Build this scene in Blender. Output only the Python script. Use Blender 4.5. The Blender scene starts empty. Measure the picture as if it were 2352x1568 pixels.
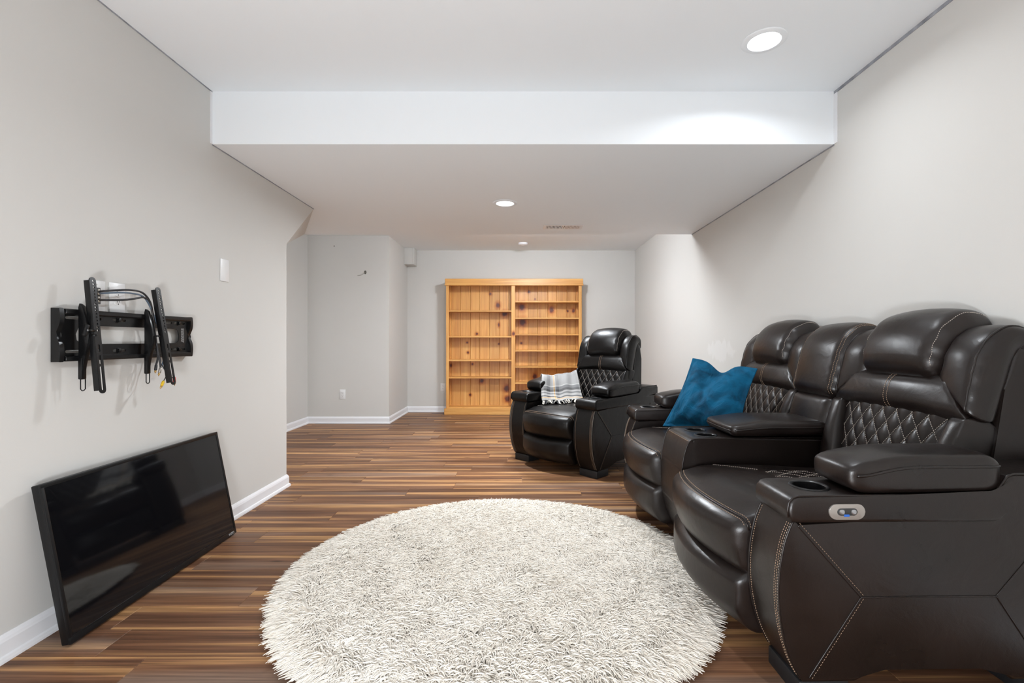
import bpy, bmesh, math, random
import numpy as np
from mathutils import Vector, Matrix
from mathutils.bvhtree import BVHTree

random.seed(7)
rng = np.random.default_rng(11)
scene = bpy.context.scene
COL = scene.collection
PI = math.pi

# ------------------------------------------------------------------ camera
CAM_H = 1.06
cam_data = bpy.data.cameras.new('camera')
cam_data.sensor_width = 36.0
cam_data.lens = 1100.0 / 2352.0 * 36.0
cam_data.shift_x = -24.0 / 2352.0
cam_data.clip_start = 0.05
cam = bpy.data.objects.new('camera', cam_data)
cam.location = (0, 0, CAM_H)
cam.rotation_euler = (PI / 2, 0, 0)
COL.objects.link(cam)
scene.camera = cam

# ------------------------------------------------------------------ world, exposure
world = bpy.data.worlds.new('world')
scene.world = world
world.use_nodes = True
world.node_tree.nodes['Background'].inputs[0].default_value = (0.93, 0.97, 1.0, 1)
world.node_tree.nodes['Background'].inputs[1].default_value = 0.6
scene.view_settings.view_transform = 'Standard'
scene.view_settings.look = 'None'
scene.view_settings.gamma = 1.0
scene.view_settings.use_curve_mapping = False
scene.view_settings.exposure = 0.08
scene.cycles.max_bounces = 7
scene.cycles.glossy_bounces = 3
scene.cycles.transmission_bounces = 0
scene.cycles.volume_bounces = 0
LAMPS = [              # x, y, z of the mounting surface, watts, kind of fixture
    (1.117, 2.213, 2.45, 5.6, 'recessed'), (-0.138, 3.795, 2.157, 43.0, 'recessed'), (0.15, 5.13, 2.43, 63.0, 'dome'),
    (-2.33, 2.95, 2.157, 19.0, 'pendant'), (-0.35, -0.35, 0.0, 148.0, 'floor'),  # pendant and floor globes are unseen, added to raise the room's brightness
]
LAMP_COL = (0.94, 0.99, 1.04)

# ------------------------------------------------------------------ materials
MATS = {}
def nodes_of(name):
    m = bpy.data.materials.new(name); m.use_nodes = True
    nt = m.node_tree
    return m, nt, nt.nodes['Principled BSDF']
def N(nt, t, **kw):
    n = nt.nodes.new(t)
    for k, v in kw.items(): setattr(n, k, v)
    return n
def rgb(c): return (c[0], c[1], c[2], 1)
def plain(name, col, rough=0.5, metal=0.0, spec=0.5, bump=0.0, bscale=200.0, var=0.0, vscale=3.0):
    m, nt, b = nodes_of(name)
    b.inputs['Base Color'].default_value = rgb(col)
    b.inputs['Roughness'].default_value = rough
    b.inputs['Metallic'].default_value = metal
    b.inputs['Specular IOR Level'].default_value = spec
    tc = N(nt, 'ShaderNodeTexCoord')
    if var > 0:
        no = N(nt, 'ShaderNodeTexNoise'); no.inputs['Scale'].default_value = vscale
        no.inputs['Detail'].default_value = 4
        nt.links.new(tc.outputs['Object'], no.inputs['Vector'])
        r = N(nt, 'ShaderNodeValToRGB')
        r.color_ramp.elements[0].position = 0.3; r.color_ramp.elements[1].position = 0.7
        r.color_ramp.elements[0].color = rgb([c * (1 - var) for c in col])
        r.color_ramp.elements[1].color = rgb([min(1, c * (1 + var)) for c in col])
        nt.links.new(no.outputs['Fac'], r.inputs['Fac']); nt.links.new(r.outputs['Color'], b.inputs['Base Color'])
    if bump > 0:
        no = N(nt, 'ShaderNodeTexNoise'); no.inputs['Scale'].default_value = bscale
        no.inputs['Detail'].default_value = 3
        nt.links.new(tc.outputs['Object'], no.inputs['Vector'])
        bp = N(nt, 'ShaderNodeBump'); bp.inputs['Strength'].default_value = bump
        bp.inputs['Distance'].default_value = 0.002
        nt.links.new(no.outputs['Fac'], bp.inputs['Height']); nt.links.new(bp.outputs['Normal'], b.inputs['Normal'])
    MATS[name] = m
    return m

plain('wall_paint', (0.640, 0.628, 0.602), 0.55, spec=0.3, bump=0.08, bscale=260, var=0.012, vscale=1.5)
plain('ceiling_paint', (0.895, 0.932, 0.962), 0.7, spec=0.2, bump=0.08, bscale=220)
plain('trim_white', (0.82, 0.82, 0.84), 0.35)
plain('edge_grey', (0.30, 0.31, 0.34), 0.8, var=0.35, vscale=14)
plain('plate_white', (0.80, 0.80, 0.80), 0.35)
plain('slot_dark', (0.03, 0.03, 0.03), 0.6)
plain('vent_dark', (0.09, 0.09, 0.09), 0.7)
plain('black_metal', (0.004, 0.004, 0.0045), 0.30, spec=0.4)
plain('black_plastic', (0.005, 0.005, 0.0055), 0.42, spec=0.3)
plain('tv_screen', (0.004, 0.004, 0.005), 0.055, spec=0.45)
plain('print_grey', (0.45, 0.45, 0.45), 0.6)
plain('cable_black', (0.02, 0.02, 0.022), 0.45)
plain('cable_blue', (0.10, 0.14, 0.19), 0.45)
plain('plug_yellow', (0.80, 0.52, 0.02), 0.4)
plain('plug_red', (0.65, 0.02, 0.02), 0.4)
plain('plug_gold', (0.75, 0.50, 0.18), 0.3, metal=0.9)
plain('plug_steel', (0.5, 0.47, 0.42), 0.35, metal=0.8)
plain('stitch_tan', (0.40, 0.27, 0.18), 0.75)
plain('stitch_grey', (0.55, 0.48, 0.42), 0.75)
plain('cup_plastic', (0.008, 0.008, 0.009), 0.28)
plain('satin_metal', (0.42, 0.39, 0.36), 0.38, metal=0.6)
plain('button_chrome', (0.45, 0.46, 0.48), 0.25, metal=0.9)
plain('usb_blue', (0.02, 0.12, 0.5), 0.4)
plain('foot_black', (0.008, 0.008, 0.009), 0.55)
plain('rug_backing', (0.82, 0.75, 0.65), 0.95)
plain('wire_grey', (0.35, 0.34, 0.30), 0.6)
plain('hole_dark', (0.12, 0.115, 0.10), 0.9)
plain('plaster_patch', (0.66, 0.65, 0.64), 0.6, var=0.05, vscale=30)

def patched_wall():
    """the right wall: the same paint with a scuffed, lighter touch-up smear between the seats"""
    src = MATS['wall_paint'].copy(); src.name = 'wall_paint_scuffed'; nt = src.node_tree; b = nt.nodes['Principled BSDF']
    old = b.inputs['Base Color'].links[0].from_socket
    geo = N(nt, 'ShaderNodeNewGeometry'); sp = N(nt, 'ShaderNodeSeparateXYZ'); nt.links.new(geo.outputs['Position'], sp.inputs[0])
    ml = N(nt, 'ShaderNodeVectorMath', operation='MULTIPLY'); ml.inputs[1].default_value = (1, 9, 5)
    nt.links.new(geo.outputs['Position'], ml.inputs[0])
    no = N(nt, 'ShaderNodeTexNoise'); no.inputs['Scale'].default_value = 1.6; no.inputs['Detail'].default_value = 6
    nt.links.new(ml.outputs[0], no.inputs['Vector'])
    def bump(sock, c, w):
        a = N(nt, 'ShaderNodeMath', operation='SUBTRACT'); a.inputs[1].default_value = c; nt.links.new(sock, a.inputs[0])
        q = N(nt, 'ShaderNodeMath', operation='ABSOLUTE'); nt.links.new(a.outputs[0], q.inputs[0])
        m_ = N(nt, 'ShaderNodeMapRange'); m_.inputs[1].default_value = w; m_.inputs[2].default_value = 0; nt.links.new(q.outputs[0], m_.inputs[0]); return m_.outputs[0]
    y, z = bump(sp.outputs['Y'], 4.2, .5), bump(sp.outputs['Z'], .98, .17)
    p = N(nt, 'ShaderNodeMath', operation='MULTIPLY'); nt.links.new(y, p.inputs[0]); nt.links.new(z, p.inputs[1])
    ad = N(nt, 'ShaderNodeMath', operation='ADD'); nt.links.new(p.outputs[0], ad.inputs[0]); nt.links.new(no.outputs['Fac'], ad.inputs[1])
    mr = N(nt, 'ShaderNodeMapRange'); mr.inputs[1].default_value = .86; mr.inputs[2].default_value = 1.0; mr.inputs[4].default_value = .45
    nt.links.new(ad.outputs[0], mr.inputs[0])
    mx = N(nt, 'ShaderNodeMix', data_type='RGBA'); mx.inputs[7].default_value = (0.75, 0.745, 0.735, 1)
    nt.links.new(mr.outputs[0], mx.inputs['Factor']); nt.links.new(old, mx.inputs[6]); nt.links.new(mx.outputs[2], b.inputs['Base Color'])
    MATS['wall_paint_scuffed'] = src
patched_wall()

def leather(name, col, rough, spec=0.5):
    m, nt, b = nodes_of(name)
    tc = N(nt, 'ShaderNodeTexCoord')
    n1 = N(nt, 'ShaderNodeTexNoise'); n1.inputs['Scale'].default_value = 4.5; n1.inputs['Detail'].default_value = 5
    nt.links.new(tc.outputs['Object'], n1.inputs['Vector'])
    r = N(nt, 'ShaderNodeValToRGB')
    r.color_ramp.elements[0].position = 0.32; r.color_ramp.elements[1].position = 0.72
    r.color_ramp.elements[0].color = rgb([c * 0.75 for c in col]); r.color_ramp.elements[1].color = rgb([col[0] * 1.35, col[1] * 1.25, col[2] * 1.2])
    nt.links.new(n1.outputs['Fac'], r.inputs['Fac']); nt.links.new(r.outputs['Color'], b.inputs['Base Color'])
    mr = N(nt, 'ShaderNodeMapRange'); mr.inputs[1].default_value = 0.3; mr.inputs[2].default_value = 0.7
    mr.inputs[3].default_value = rough - 0.05; mr.inputs[4].default_value = rough + 0.07
    nt.links.new(n1.outputs['Fac'], mr.inputs[0]); nt.links.new(mr.outputs[0], b.inputs['Roughness'])
    b.inputs['Specular IOR Level'].default_value = spec
    vo = N(nt, 'ShaderNodeTexVoronoi'); vo.inputs['Scale'].default_value = 520
    nt.links.new(tc.outputs['Object'], vo.inputs['Vector'])
    n2 = N(nt, 'ShaderNodeTexNoise'); n2.inputs['Scale'].default_value = 12; n2.inputs['Detail'].default_value = 4
    n2.inputs['Distortion'].default_value = 0.8
    nt.links.new(tc.outputs['Object'], n2.inputs['Vector'])
    b1 = N(nt, 'ShaderNodeBump'); b1.inputs['Strength'].default_value = 0.10; b1.inputs['Distance'].default_value = 0.001
    b2 = N(nt, 'ShaderNodeBump'); b2.inputs['Strength'].default_value = 0.085; b2.inputs['Distance'].default_value = 0.02
    nt.links.new(vo.outputs['Distance'], b1.inputs['Height'])
    nt.links.new(n2.outputs['Fac'], b2.inputs['Height'])
    nt.links.new(b1.outputs['Normal'], b2.inputs['Normal']); nt.links.new(b2.outputs['Normal'], b.inputs['Normal'])
    MATS[name] = m
leather('leather_brown', (0.0105, 0.0070, 0.0060), 0.32, 0.48)
leather('leather_black', (0.0030, 0.0025, 0.0024), 0.33, 0.30)

def floor_material():
    m, nt, b = nodes_of('floor_laminate')
    tc = N(nt, 'ShaderNodeTexCoord'); oi = N(nt, 'ShaderNodeObjectInfo')
    off = N(nt, 'ShaderNodeVectorMath', operation='SCALE'); off.inputs[0].default_value = (37.0, 53.0, 0)
    nt.links.new(oi.outputs['Random'], off.inputs['Scale'])
    add = N(nt, 'ShaderNodeVectorMath', operation='ADD')
    nt.links.new(tc.outputs['Object'], add.inputs[0]); nt.links.new(off.outputs[0], add.inputs[1])
    def noise(scale, detail, dist=0.0):
        mul = N(nt, 'ShaderNodeVectorMath', operation='MULTIPLY'); mul.inputs[1].default_value = scale
        nt.links.new(add.outputs[0], mul.inputs[0])
        n = N(nt, 'ShaderNodeTexNoise'); n.inputs['Scale'].default_value = 1.0; n.inputs['Detail'].default_value = detail
        n.inputs['Distortion'].default_value = dist
        nt.links.new(mul.outputs[0], n.inputs['Vector']); return n
    broad = noise((0.42, 15.0, 1), 3.0, 0.25)
    mid_ = noise((1.1, 55.0, 1), 3.0, 0.4)
    fine = noise((3.2, 170.0, 1), 4.0, 0.3)
    grey = noise((0.5, 8.0, 1), 1.0, 0.2)
    r = N(nt, 'ShaderNodeValToRGB')
    cr = r.color_ramp
    cr.elements[0].position = 0.26; cr.elements[0].color = (0.092, 0.044, 0.026, 1)
    cr.elements[1].position = 0.74; cr.elements[1].color = (0.62, 0.345, 0.150, 1)
    for p, c in ((0.42, (0.165, 0.078, 0.043, 1)), (0.53, (0.245, 0.120, 0.062, 1)), (0.570, (0.41, 0.215, 0.095, 1)), (0.66, (0.50, 0.275, 0.12, 1))):
        e = cr.elements.new(p); e.color = c
    nt.links.new(broad.outputs['Fac'], r.inputs['Fac'])
    gm = N(nt, 'ShaderNodeMapRange'); gm.inputs[1].default_value = 0.55; gm.inputs[2].default_value = 0.72; gm.inputs[4].default_value = 0.55
    nt.links.new(grey.outputs['Fac'], gm.inputs[0])
    gx = N(nt, 'ShaderNodeMix', data_type='RGBA'); gx.inputs[7].default_value = (0.30, 0.215, 0.165, 1)
    nt.links.new(gm.outputs[0], gx.inputs['Factor']); nt.links.new(r.outputs['Color'], gx.inputs[6])
    m1 = N(nt, 'ShaderNodeMapRange'); m1.inputs[1].default_value = 0.3; m1.inputs[2].default_value = 0.7; m1.inputs[3].default_value = 0.74; m1.inputs[4].default_value = 1.2
    nt.links.new(mid_.outputs['Fac'], m1.inputs[0])
    fr = N(nt, 'ShaderNodeMapRange'); fr.inputs[1].default_value = 0.28; fr.inputs[2].default_value = 0.72
    fr.inputs[3].default_value = 0.62; fr.inputs[4].default_value = 1.25
    nt.links.new(fine.outputs['Fac'], fr.inputs[0])
    mq = N(nt, 'ShaderNodeMath', operation='MULTIPLY'); nt.links.new(fr.outputs[0], mq.inputs[0]); nt.links.new(m1.outputs[0], mq.inputs[1])
    mx = N(nt, 'ShaderNodeVectorMath', operation='SCALE')
    nt.links.new(gx.outputs[2], mx.inputs[0]); nt.links.new(mq.outputs[0], mx.inputs['Scale'])
    # whole-plank tone
    pt = N(nt, 'ShaderNodeMapRange'); pt.inputs[3].default_value = 0.78; pt.inputs[4].default_value = 1.10
    sc = N(nt, 'ShaderNodeMath', operation='MULTIPLY'); sc.inputs[1].default_value = 17.31
    frc = N(nt, 'ShaderNodeMath', operation='FRACT')
    nt.links.new(oi.outputs['Random'], sc.inputs[0]); nt.links.new(sc.outputs[0], frc.inputs[0]); nt.links.new(frc.outputs[0], pt.inputs[0])
    mx2 = N(nt, 'ShaderNodeVectorMath', operation='SCALE')
    nt.links.new(mx.outputs[0], mx2.inputs[0]); nt.links.new(pt.outputs[0], mx2.inputs['Scale'])
    # knots, sparse
    mulk = N(nt, 'ShaderNodeVectorMath', operation='MULTIPLY'); mulk.inputs[1].default_value = (2.2, 7.0, 1)
    nt.links.new(add.outputs[0], mulk.inputs[0])
    vk = N(nt, 'ShaderNodeTexVoronoi'); vk.inputs['Scale'].default_value = 1.0
    nt.links.new(mulk.outputs[0], vk.inputs['Vector'])
    kr = N(nt, 'ShaderNodeMapRange'); kr.inputs[1].default_value = 0.03; kr.inputs[2].default_value = 0.09
    kr.inputs[3].default_value = 0.35; kr.inputs[4].default_value = 1.0
    nt.links.new(vk.outputs['Distance'], kr.inputs[0])
    mx3 = N(nt, 'ShaderNodeVectorMath', operation='SCALE')
    nt.links.new(mx2.outputs[0], mx3.inputs[0]); nt.links.new(kr.outputs[0], mx3.inputs['Scale'])
    nt.links.new(mx3.outputs[0], b.inputs['Base Color'])
    b.inputs['Roughness'].default_value = 0.42
    b.inputs['Specular IOR Level'].default_value = 0.14
    bp = N(nt, 'ShaderNodeBump'); bp.inputs['Strength'].default_value = 0.12; bp.inputs['Distance'].default_value = 0.001
    nt.links.new(fine.outputs['Fac'], bp.inputs['Height']); nt.links.new(bp.outputs['Normal'], b.inputs['Normal'])
    MATS['floor_laminate'] = m
floor_material()
plain('floor_joint', (0.42, 0.28, 0.19), 0.7)

def pine_material(name, axis, knots=(), tint=1.0):
    """honey pine; grain along axis; knots = (x, z, rx, rz) dark knots in world metres"""
    m, nt, b = nodes_of(name)
    geo = N(nt, 'ShaderNodeNewGeometry'); oi = N(nt, 'ShaderNodeObjectInfo')
    off = N(nt, 'ShaderNodeVectorMath', operation='SCALE'); off.inputs[0].default_value = (31.0, 17.0, 23.0)
    nt.links.new(oi.outputs['Random'], off.inputs['Scale'])
    add = N(nt, 'ShaderNodeVectorMath', operation='ADD')
    nt.links.new(geo.outputs['Position'], add.inputs[0]); nt.links.new(off.outputs[0], add.inputs[1])
    s = {'x': (1.2, 30, 30), 'z': (22, 22, 1.1)}[axis]
    mul = N(nt, 'ShaderNodeVectorMath', operation='MULTIPLY'); mul.inputs[1].default_value = s
    nt.links.new(add.outputs[0], mul.inputs[0])
    n = N(nt, 'ShaderNodeTexNoise'); n.inputs['Scale'].default_value = 1; n.inputs['Detail'].default_value = 4; n.inputs['Distortion'].default_value = 0.5
    nt.links.new(mul.outputs[0], n.inputs['Vector'])
    r = N(nt, 'ShaderNodeValToRGB'); cr = r.color_ramp
    cr.elements[0].position = 0.28; cr.elements[0].color = rgb([c * tint for c in (0.52, 0.225, 0.052)])
    cr.elements[1].position = 0.74; cr.elements[1].color = rgb([c * tint for c in (0.80, 0.46, 0.150)])
    e = cr.elements.new(0.5); e.color = rgb([c * tint for c in (0.68, 0.335, 0.088)])
    nt.links.new(n.outputs['Fac'], r.inputs['Fac'])
    tone = N(nt, 'ShaderNodeMapRange'); tone.inputs[3].default_value = 0.86; tone.inputs[4].default_value = 1.1
    nt.links.new(oi.outputs['Random'], tone.inputs[0])
    mx = N(nt, 'ShaderNodeVectorMath', operation='SCALE')
    nt.links.new(r.outputs['Color'], mx.inputs[0]); nt.links.new(tone.outputs[0], mx.inputs['Scale'])
    last = mx.outputs[0]
    if knots:
        dist = None
        wob = N(nt, 'ShaderNodeTexNoise'); wob.inputs['Scale'].default_value = 30
        nt.links.new(geo.outputs['Position'], wob.inputs['Vector'])
        for (kx, kz, rx, rz) in knots:
            sub = N(nt, 'ShaderNodeVectorMath', operation='SUBTRACT'); sub.inputs[1].default_value = (kx, 0, kz)
            nt.links.new(geo.outputs['Position'], sub.inputs[0])
            ml = N(nt, 'ShaderNodeVectorMath', operation='MULTIPLY'); ml.inputs[1].default_value = (1 / rx, 0, 1 / rz)
            nt.links.new(sub.outputs[0], ml.inputs[0])
            ln = N(nt, 'ShaderNodeVectorMath', operation='LENGTH'); nt.links.new(ml.outputs[0], ln.inputs[0])
            if dist is None: dist = ln.outputs['Value']
            else:
                mn = N(nt, 'ShaderNodeMath', operation='MINIMUM')
                nt.links.new(dist, mn.inputs[0]); nt.links.new(ln.outputs['Value'], mn.inputs[1]); dist = mn.outputs[0]
        ad = N(nt, 'ShaderNodeMath', operation='MULTIPLY_ADD'); ad.inputs[1].default_value = 0.7; 
        nt.links.new(wob.outputs['Fac'], ad.inputs[0]); nt.links.new(dist, ad.inputs[2])
        kr = N(nt, 'ShaderNodeValToRGB'); kc = kr.color_ramp
        kc.elements[0].position = 0.0; kc.elements[0].color = (0.085, 0.030, 0.020, 1)
        kc.elements[1].position = 1.0; kc.elements[1].color = (1, 1, 1, 1)
        for p, c in ((0.36, (0.16, 0.055, 0.035, 1)), (0.44, (0.42, 0.17, 0.05, 1)), (0.62, (0.80, 0.62, 0.40, 1))):
            e = kc.elements.new(p); e.color = c
        dv = N(nt, 'ShaderNodeMath', operation='MULTIPLY'); dv.inputs[1].default_value = 0.36
        nt.links.new(ad.outputs[0], dv.inputs[0]); nt.links.new(dv.outputs[0], kr.inputs['Fac'])
        mm = N(nt, 'ShaderNodeVectorMath', operation='MULTIPLY')
        nt.links.new(last, mm.inputs[0]); nt.links.new(kr.outputs['Color'], mm.inputs[1]); last = mm.outputs[0]
    nt.links.new(last, b.inputs['Base Color'])
    b.inputs['Roughness'].default_value = 0.38
    MATS[name] = m
def bk(x, y): return 1000 + x / 4.3556, 620 + y / 4.3556
KN = [(550,238,12,12),(627,352,20,25),(693,435,30,24),(635,548,10,20),(415,638,12,12),(318,725,9,9),(325,825,11,11),(370,940,10,10),
      (635,738,8,8),(155,955,10,15),(463,1110,20,22),(713,1185,25,38),(722,1288,28,33),(348,1248,12,12),(935,218,13,13),(997,290,7,7),
      (865,372,28,33),(1162,398,24,32),(1323,410,10,10),(1380,408,15,18),(872,520,34,38),(860,730,10,10),(995,1065,22,28)]
knots = []
for (x, y, a, c) in KN:
    u, v = bk(x, y); k = 7.16 / 1100
    knots.append(((u - 1200) * k, CAM_H + (784 - v) * k, a / 4.3556 * k, c / 4.3556 * k))
pine_material('pine_board', 'z', knots)
pine_material('pine_frame_upright', 'z', [(((1179.5 - 1200) * 6.94 / 1100), CAM_H + (784 - 766) * 6.94 / 1100, 0.022, 0.026)])
pine_material('pine_frame_level', 'x')

# ------------------------------------------------------------------ mesh helpers
def make(name, verts, faces, mat, parent=None, smooth=True, angle=None):
    me = bpy.data.meshes.new(name)
    me.from_pydata([tuple(v) for v in verts], [], faces)
    me.validate(); me.update()
    if smooth:
        me.polygons.foreach_set('use_smooth', [True] * len(me.polygons))
        if angle: me.set_sharp_from_angle(angle=math.radians(angle))
    ob = bpy.data.objects.new(name, me)
    if mat: me.materials.append(MATS[mat])
    COL.objects.link(ob)
    if parent: ob.parent = parent
    return ob
def make_bm(name, bm, mat, parent=None, smooth=True, angle=35):
    me = bpy.data.meshes.new(name)
    bmesh.ops.recalc_face_normals(bm, faces=bm.faces[:])
    bm.to_mesh(me); bm.free()
    if smooth:
        me.polygons.foreach_set('use_smooth', [True] * len(me.polygons))
        if angle: me.set_sharp_from_angle(angle=math.radians(angle))
    if mat: me.materials.append(MATS[mat])
    ob = bpy.data.objects.new(name, me); COL.objects.link(ob)
    if parent: ob.parent = parent
    return ob
def empty(name, loc, rz=0.0):
    o = bpy.data.objects.new(name, None); COL.objects.link(o)
    o.location = loc; o.rotation_euler = (0, 0, rz); o.empty_display_size = 0.1
    return o
def tag(o, label, cat, group=None):
    o['label'] = label; o['category'] = cat
    if group: o['group'] = group
    return o
def struct(o, label=None):
    o['kind'] = 'structure'
    if label: o['label'] = label
    return o
def bm_box(bm, lo, hi, bevel=0.0, seg=2):
    r = bmesh.ops.create_cube(bm, size=1.0)
    vs = r['verts']
    for v in vs:
        v.co = Vector([(lo[i] + hi[i]) / 2 + v.co[i] * (hi[i] - lo[i]) for i in range(3)])
    if bevel > 0:
        es = set(e for v in vs for e in v.link_edges)
        bmesh.ops.bevel(bm, geom=list(es), offset=bevel, segments=seg, profile=0.5, affect='EDGES', clamp_overlap=True)
def box(name, lo, hi, mat, parent=None, bevel=0.0, seg=2):
    bm = bmesh.new(); bm_box(bm, lo, hi, bevel, seg)
    return make_bm(name, bm, mat, parent)
def drill(ob, x, y, ztop, r, depth):
    """cut a round well into a part"""
    bm = bmesh.new(); bmesh.ops.create_cone(bm, cap_ends=True, segments=40, radius1=r, radius2=r, depth=depth * 2)
    me = bpy.data.meshes.new('well'); bm.to_mesh(me); bm.free()
    c = bpy.data.objects.new('well', me); COL.objects.link(c); c.location = (x, y, ztop)
    par = ob.parent; ob.parent = None
    md = ob.modifiers.new('well', 'BOOLEAN'); md.object = c; md.operation = 'DIFFERENCE'; md.solver = 'EXACT'; md.use_self = True
    bpy.context.view_layer.update()
    new = bpy.data.meshes.new_from_object(ob.evaluated_get(bpy.context.evaluated_depsgraph_get()))
    ob.modifiers.remove(md); ob.data = new; ob.parent = par
    bpy.data.objects.remove(c)
    new.set_sharp_from_angle(angle=math.radians(35))
def cup(parent, x, y, z, r):
    drill(parent, x, y, z, r, 0.075)
    lathe('cup_holder', [(r + .0095, 0.0), (r + .0090, .0022), (r + .006, .0042), (r + .001, .0036), (r - .002, .0005), (r - .004, -.05), (r - .006, -.068), (.001, -.069)], 'cup_plastic', parent, 40, (x, y, z), True)
def prism(name, poly, a0, a1, mat, parent=None, axis='x', bevel=0.0, seg=3, angle=35):
    """closed polygon extruded along an axis; poly is (y,z) for axis x, (x,z) for y, (x,y) for z"""
    bm = bmesh.new()
    def P(a, p):
        return {'x': (a, p[0], p[1]), 'y': (p[0], a, p[1]), 'z': (p[0], p[1], a)}[axis]
    v0 = [bm.verts.new(P(a0, p)) for p in poly]; v1 = [bm.verts.new(P(a1, p)) for p in poly]
    n = len(poly)
    f0 = bm.faces.new(v0); f1 = bm.faces.new(list(reversed(v1)))
    for i in range(n): bm.faces.new((v0[i], v1[i], v1[(i + 1) % n], v0[(i + 1) % n]))
    if bevel > 0:
        es = list(f0.edges) + list(f1.edges)
        bmesh.ops.bevel(bm, geom=es, offset=bevel, segments=seg, profile=0.5, affect='EDGES', clamp_overlap=True)
    return make_bm(name, bm, mat, parent, True, angle)
def arc(cx, cy, r, a0, a1, n):
    return [(cx + r * math.cos(math.radians(a0 + (a1 - a0) * i / n)), cy + r * math.sin(math.radians(a0 + (a1 - a0) * i / n))) for i in range(n + 1)]
def tube_geo(pts, r, sides=6, closed=False):
    pts = [Vector(p) for p in pts]; n = len(pts)
    V, F = [], []
    up = Vector((0, 0, 1)); prev = None
    for i, p in enumerate(pts):
        a = pts[(i - 1) % n] if (i > 0 or closed) else p
        c = pts[(i + 1) % n] if (i < n - 1 or closed) else p
        t = (c - a)
        if t.length < 1e-9: t = Vector((0, 0, 1))
        t.normalize()
        if prev is None:
            s = t.cross(up)
            if s.length < 0.1: s = t.cross(Vector((1, 0, 0)))
        else:
            s = prev - t * prev.dot(t)
            if s.length < 1e-4: s = t.cross(up)
        s.normalize(); prev = s; w = t.cross(s)
        rr = r[i] if isinstance(r, (list, tuple)) else r
        for k in range(sides):
            an = 2 * PI * k / sides
            V.append(p + s * (rr * math.cos(an)) + w * (rr * math.sin(an)))
    m = n if closed else n - 1
    for i in range(m):
        j = (i + 1) % n
        for k in range(sides):
            k2 = (k + 1) % sides
            F.append((i * sides + k, i * sides + k2, j * sides + k2, j * sides + k))
    if not closed:
        F.append(tuple(reversed(range(sides)))); F.append(tuple(range((n - 1) * sides, n * sides)))
    return V, F
def tubes(name, lines, r, mat, parent=None, sides=6, closed=False):
    V, F = [], []
    for l in lines:
        v, f = tube_geo(l, r, sides, closed); o = len(V)
        V += v; F += [tuple(i + o for i in q) for q in f]
    return make(name, V, F, mat, parent)
def spline(pts, n=12):
    P = [Vector(p) for p in pts]; out = []
    for i in range(len(P) - 1):
        p0 = P[max(i - 1, 0)]; p1 = P[i]; p2 = P[i + 1]; p3 = P[min(i + 2, len(P) - 1)]
        for k in range(n):
            t = k / n
            out.append(0.5 * ((2 * p1) + (p2 - p0) * t + (2 * p0 - 5 * p1 + 4 * p2 - p3) * t * t + (3 * p1 - p0 - 3 * p2 + p3) * t ** 3))
    out.append(P[-1]); return out
def resample(pts, step):
    P = [Vector(p) for p in pts]; d = [0.0]
    for a, b in zip(P, P[1:]): d.append(d[-1] + (b - a).length)
    n = max(2, int(d[-1] / step) + 1); out = []; j = 0
    for i in range(n):
        s = d[-1] * i / (n - 1)
        while j < len(P) - 2 and d[j + 1] < s: j += 1
        t = (s - d[j]) / max(1e-9, d[j + 1] - d[j]); out.append(P[j].lerp(P[j + 1], min(1, max(0, t))))
    return out
def stitches(lines, length=0.0062, gap=0.0020, r=0.0012):
    """dashed thread: every stitch a tiny 4-sided capsule"""
    V, F = [], []
    for l in lines:
        pts = resample(l, (length + gap) / 2)
        for i in range(0, len(pts) - 1, 2):
            v, f = tube_geo([pts[i], pts[i + 1].lerp(pts[i], -0.1)], r, 4); o = len(V)
            V += v; F += [tuple(k + o for k in q) for q in f]
    return V, F
class Surf:
    """ray-projects seam lines onto built parts (in the parent's local space)"""
    def __init__(self, obs):
        V, F = [], []
        for o in obs:
            k = len(V); V += [v.co.copy() for v in o.data.vertices]
            F += [tuple(i + k for i in p.vertices) for p in o.data.polygons]
        self.t = BVHTree.FromPolygons(V, F)
    def line(self, pts, d, lift=0.001, back=0.5, step=0.006):
        out = []; d = Vector(d).normalized()
        for p in resample(pts, step):
            h, nrm, _, _ = self.t.ray_cast(p - d * back, d, back * 2.2)
            if h is None: continue
            if nrm.dot(d) > 0: nrm = -nrm
            out.append(h + nrm * lift)
        return out

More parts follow.
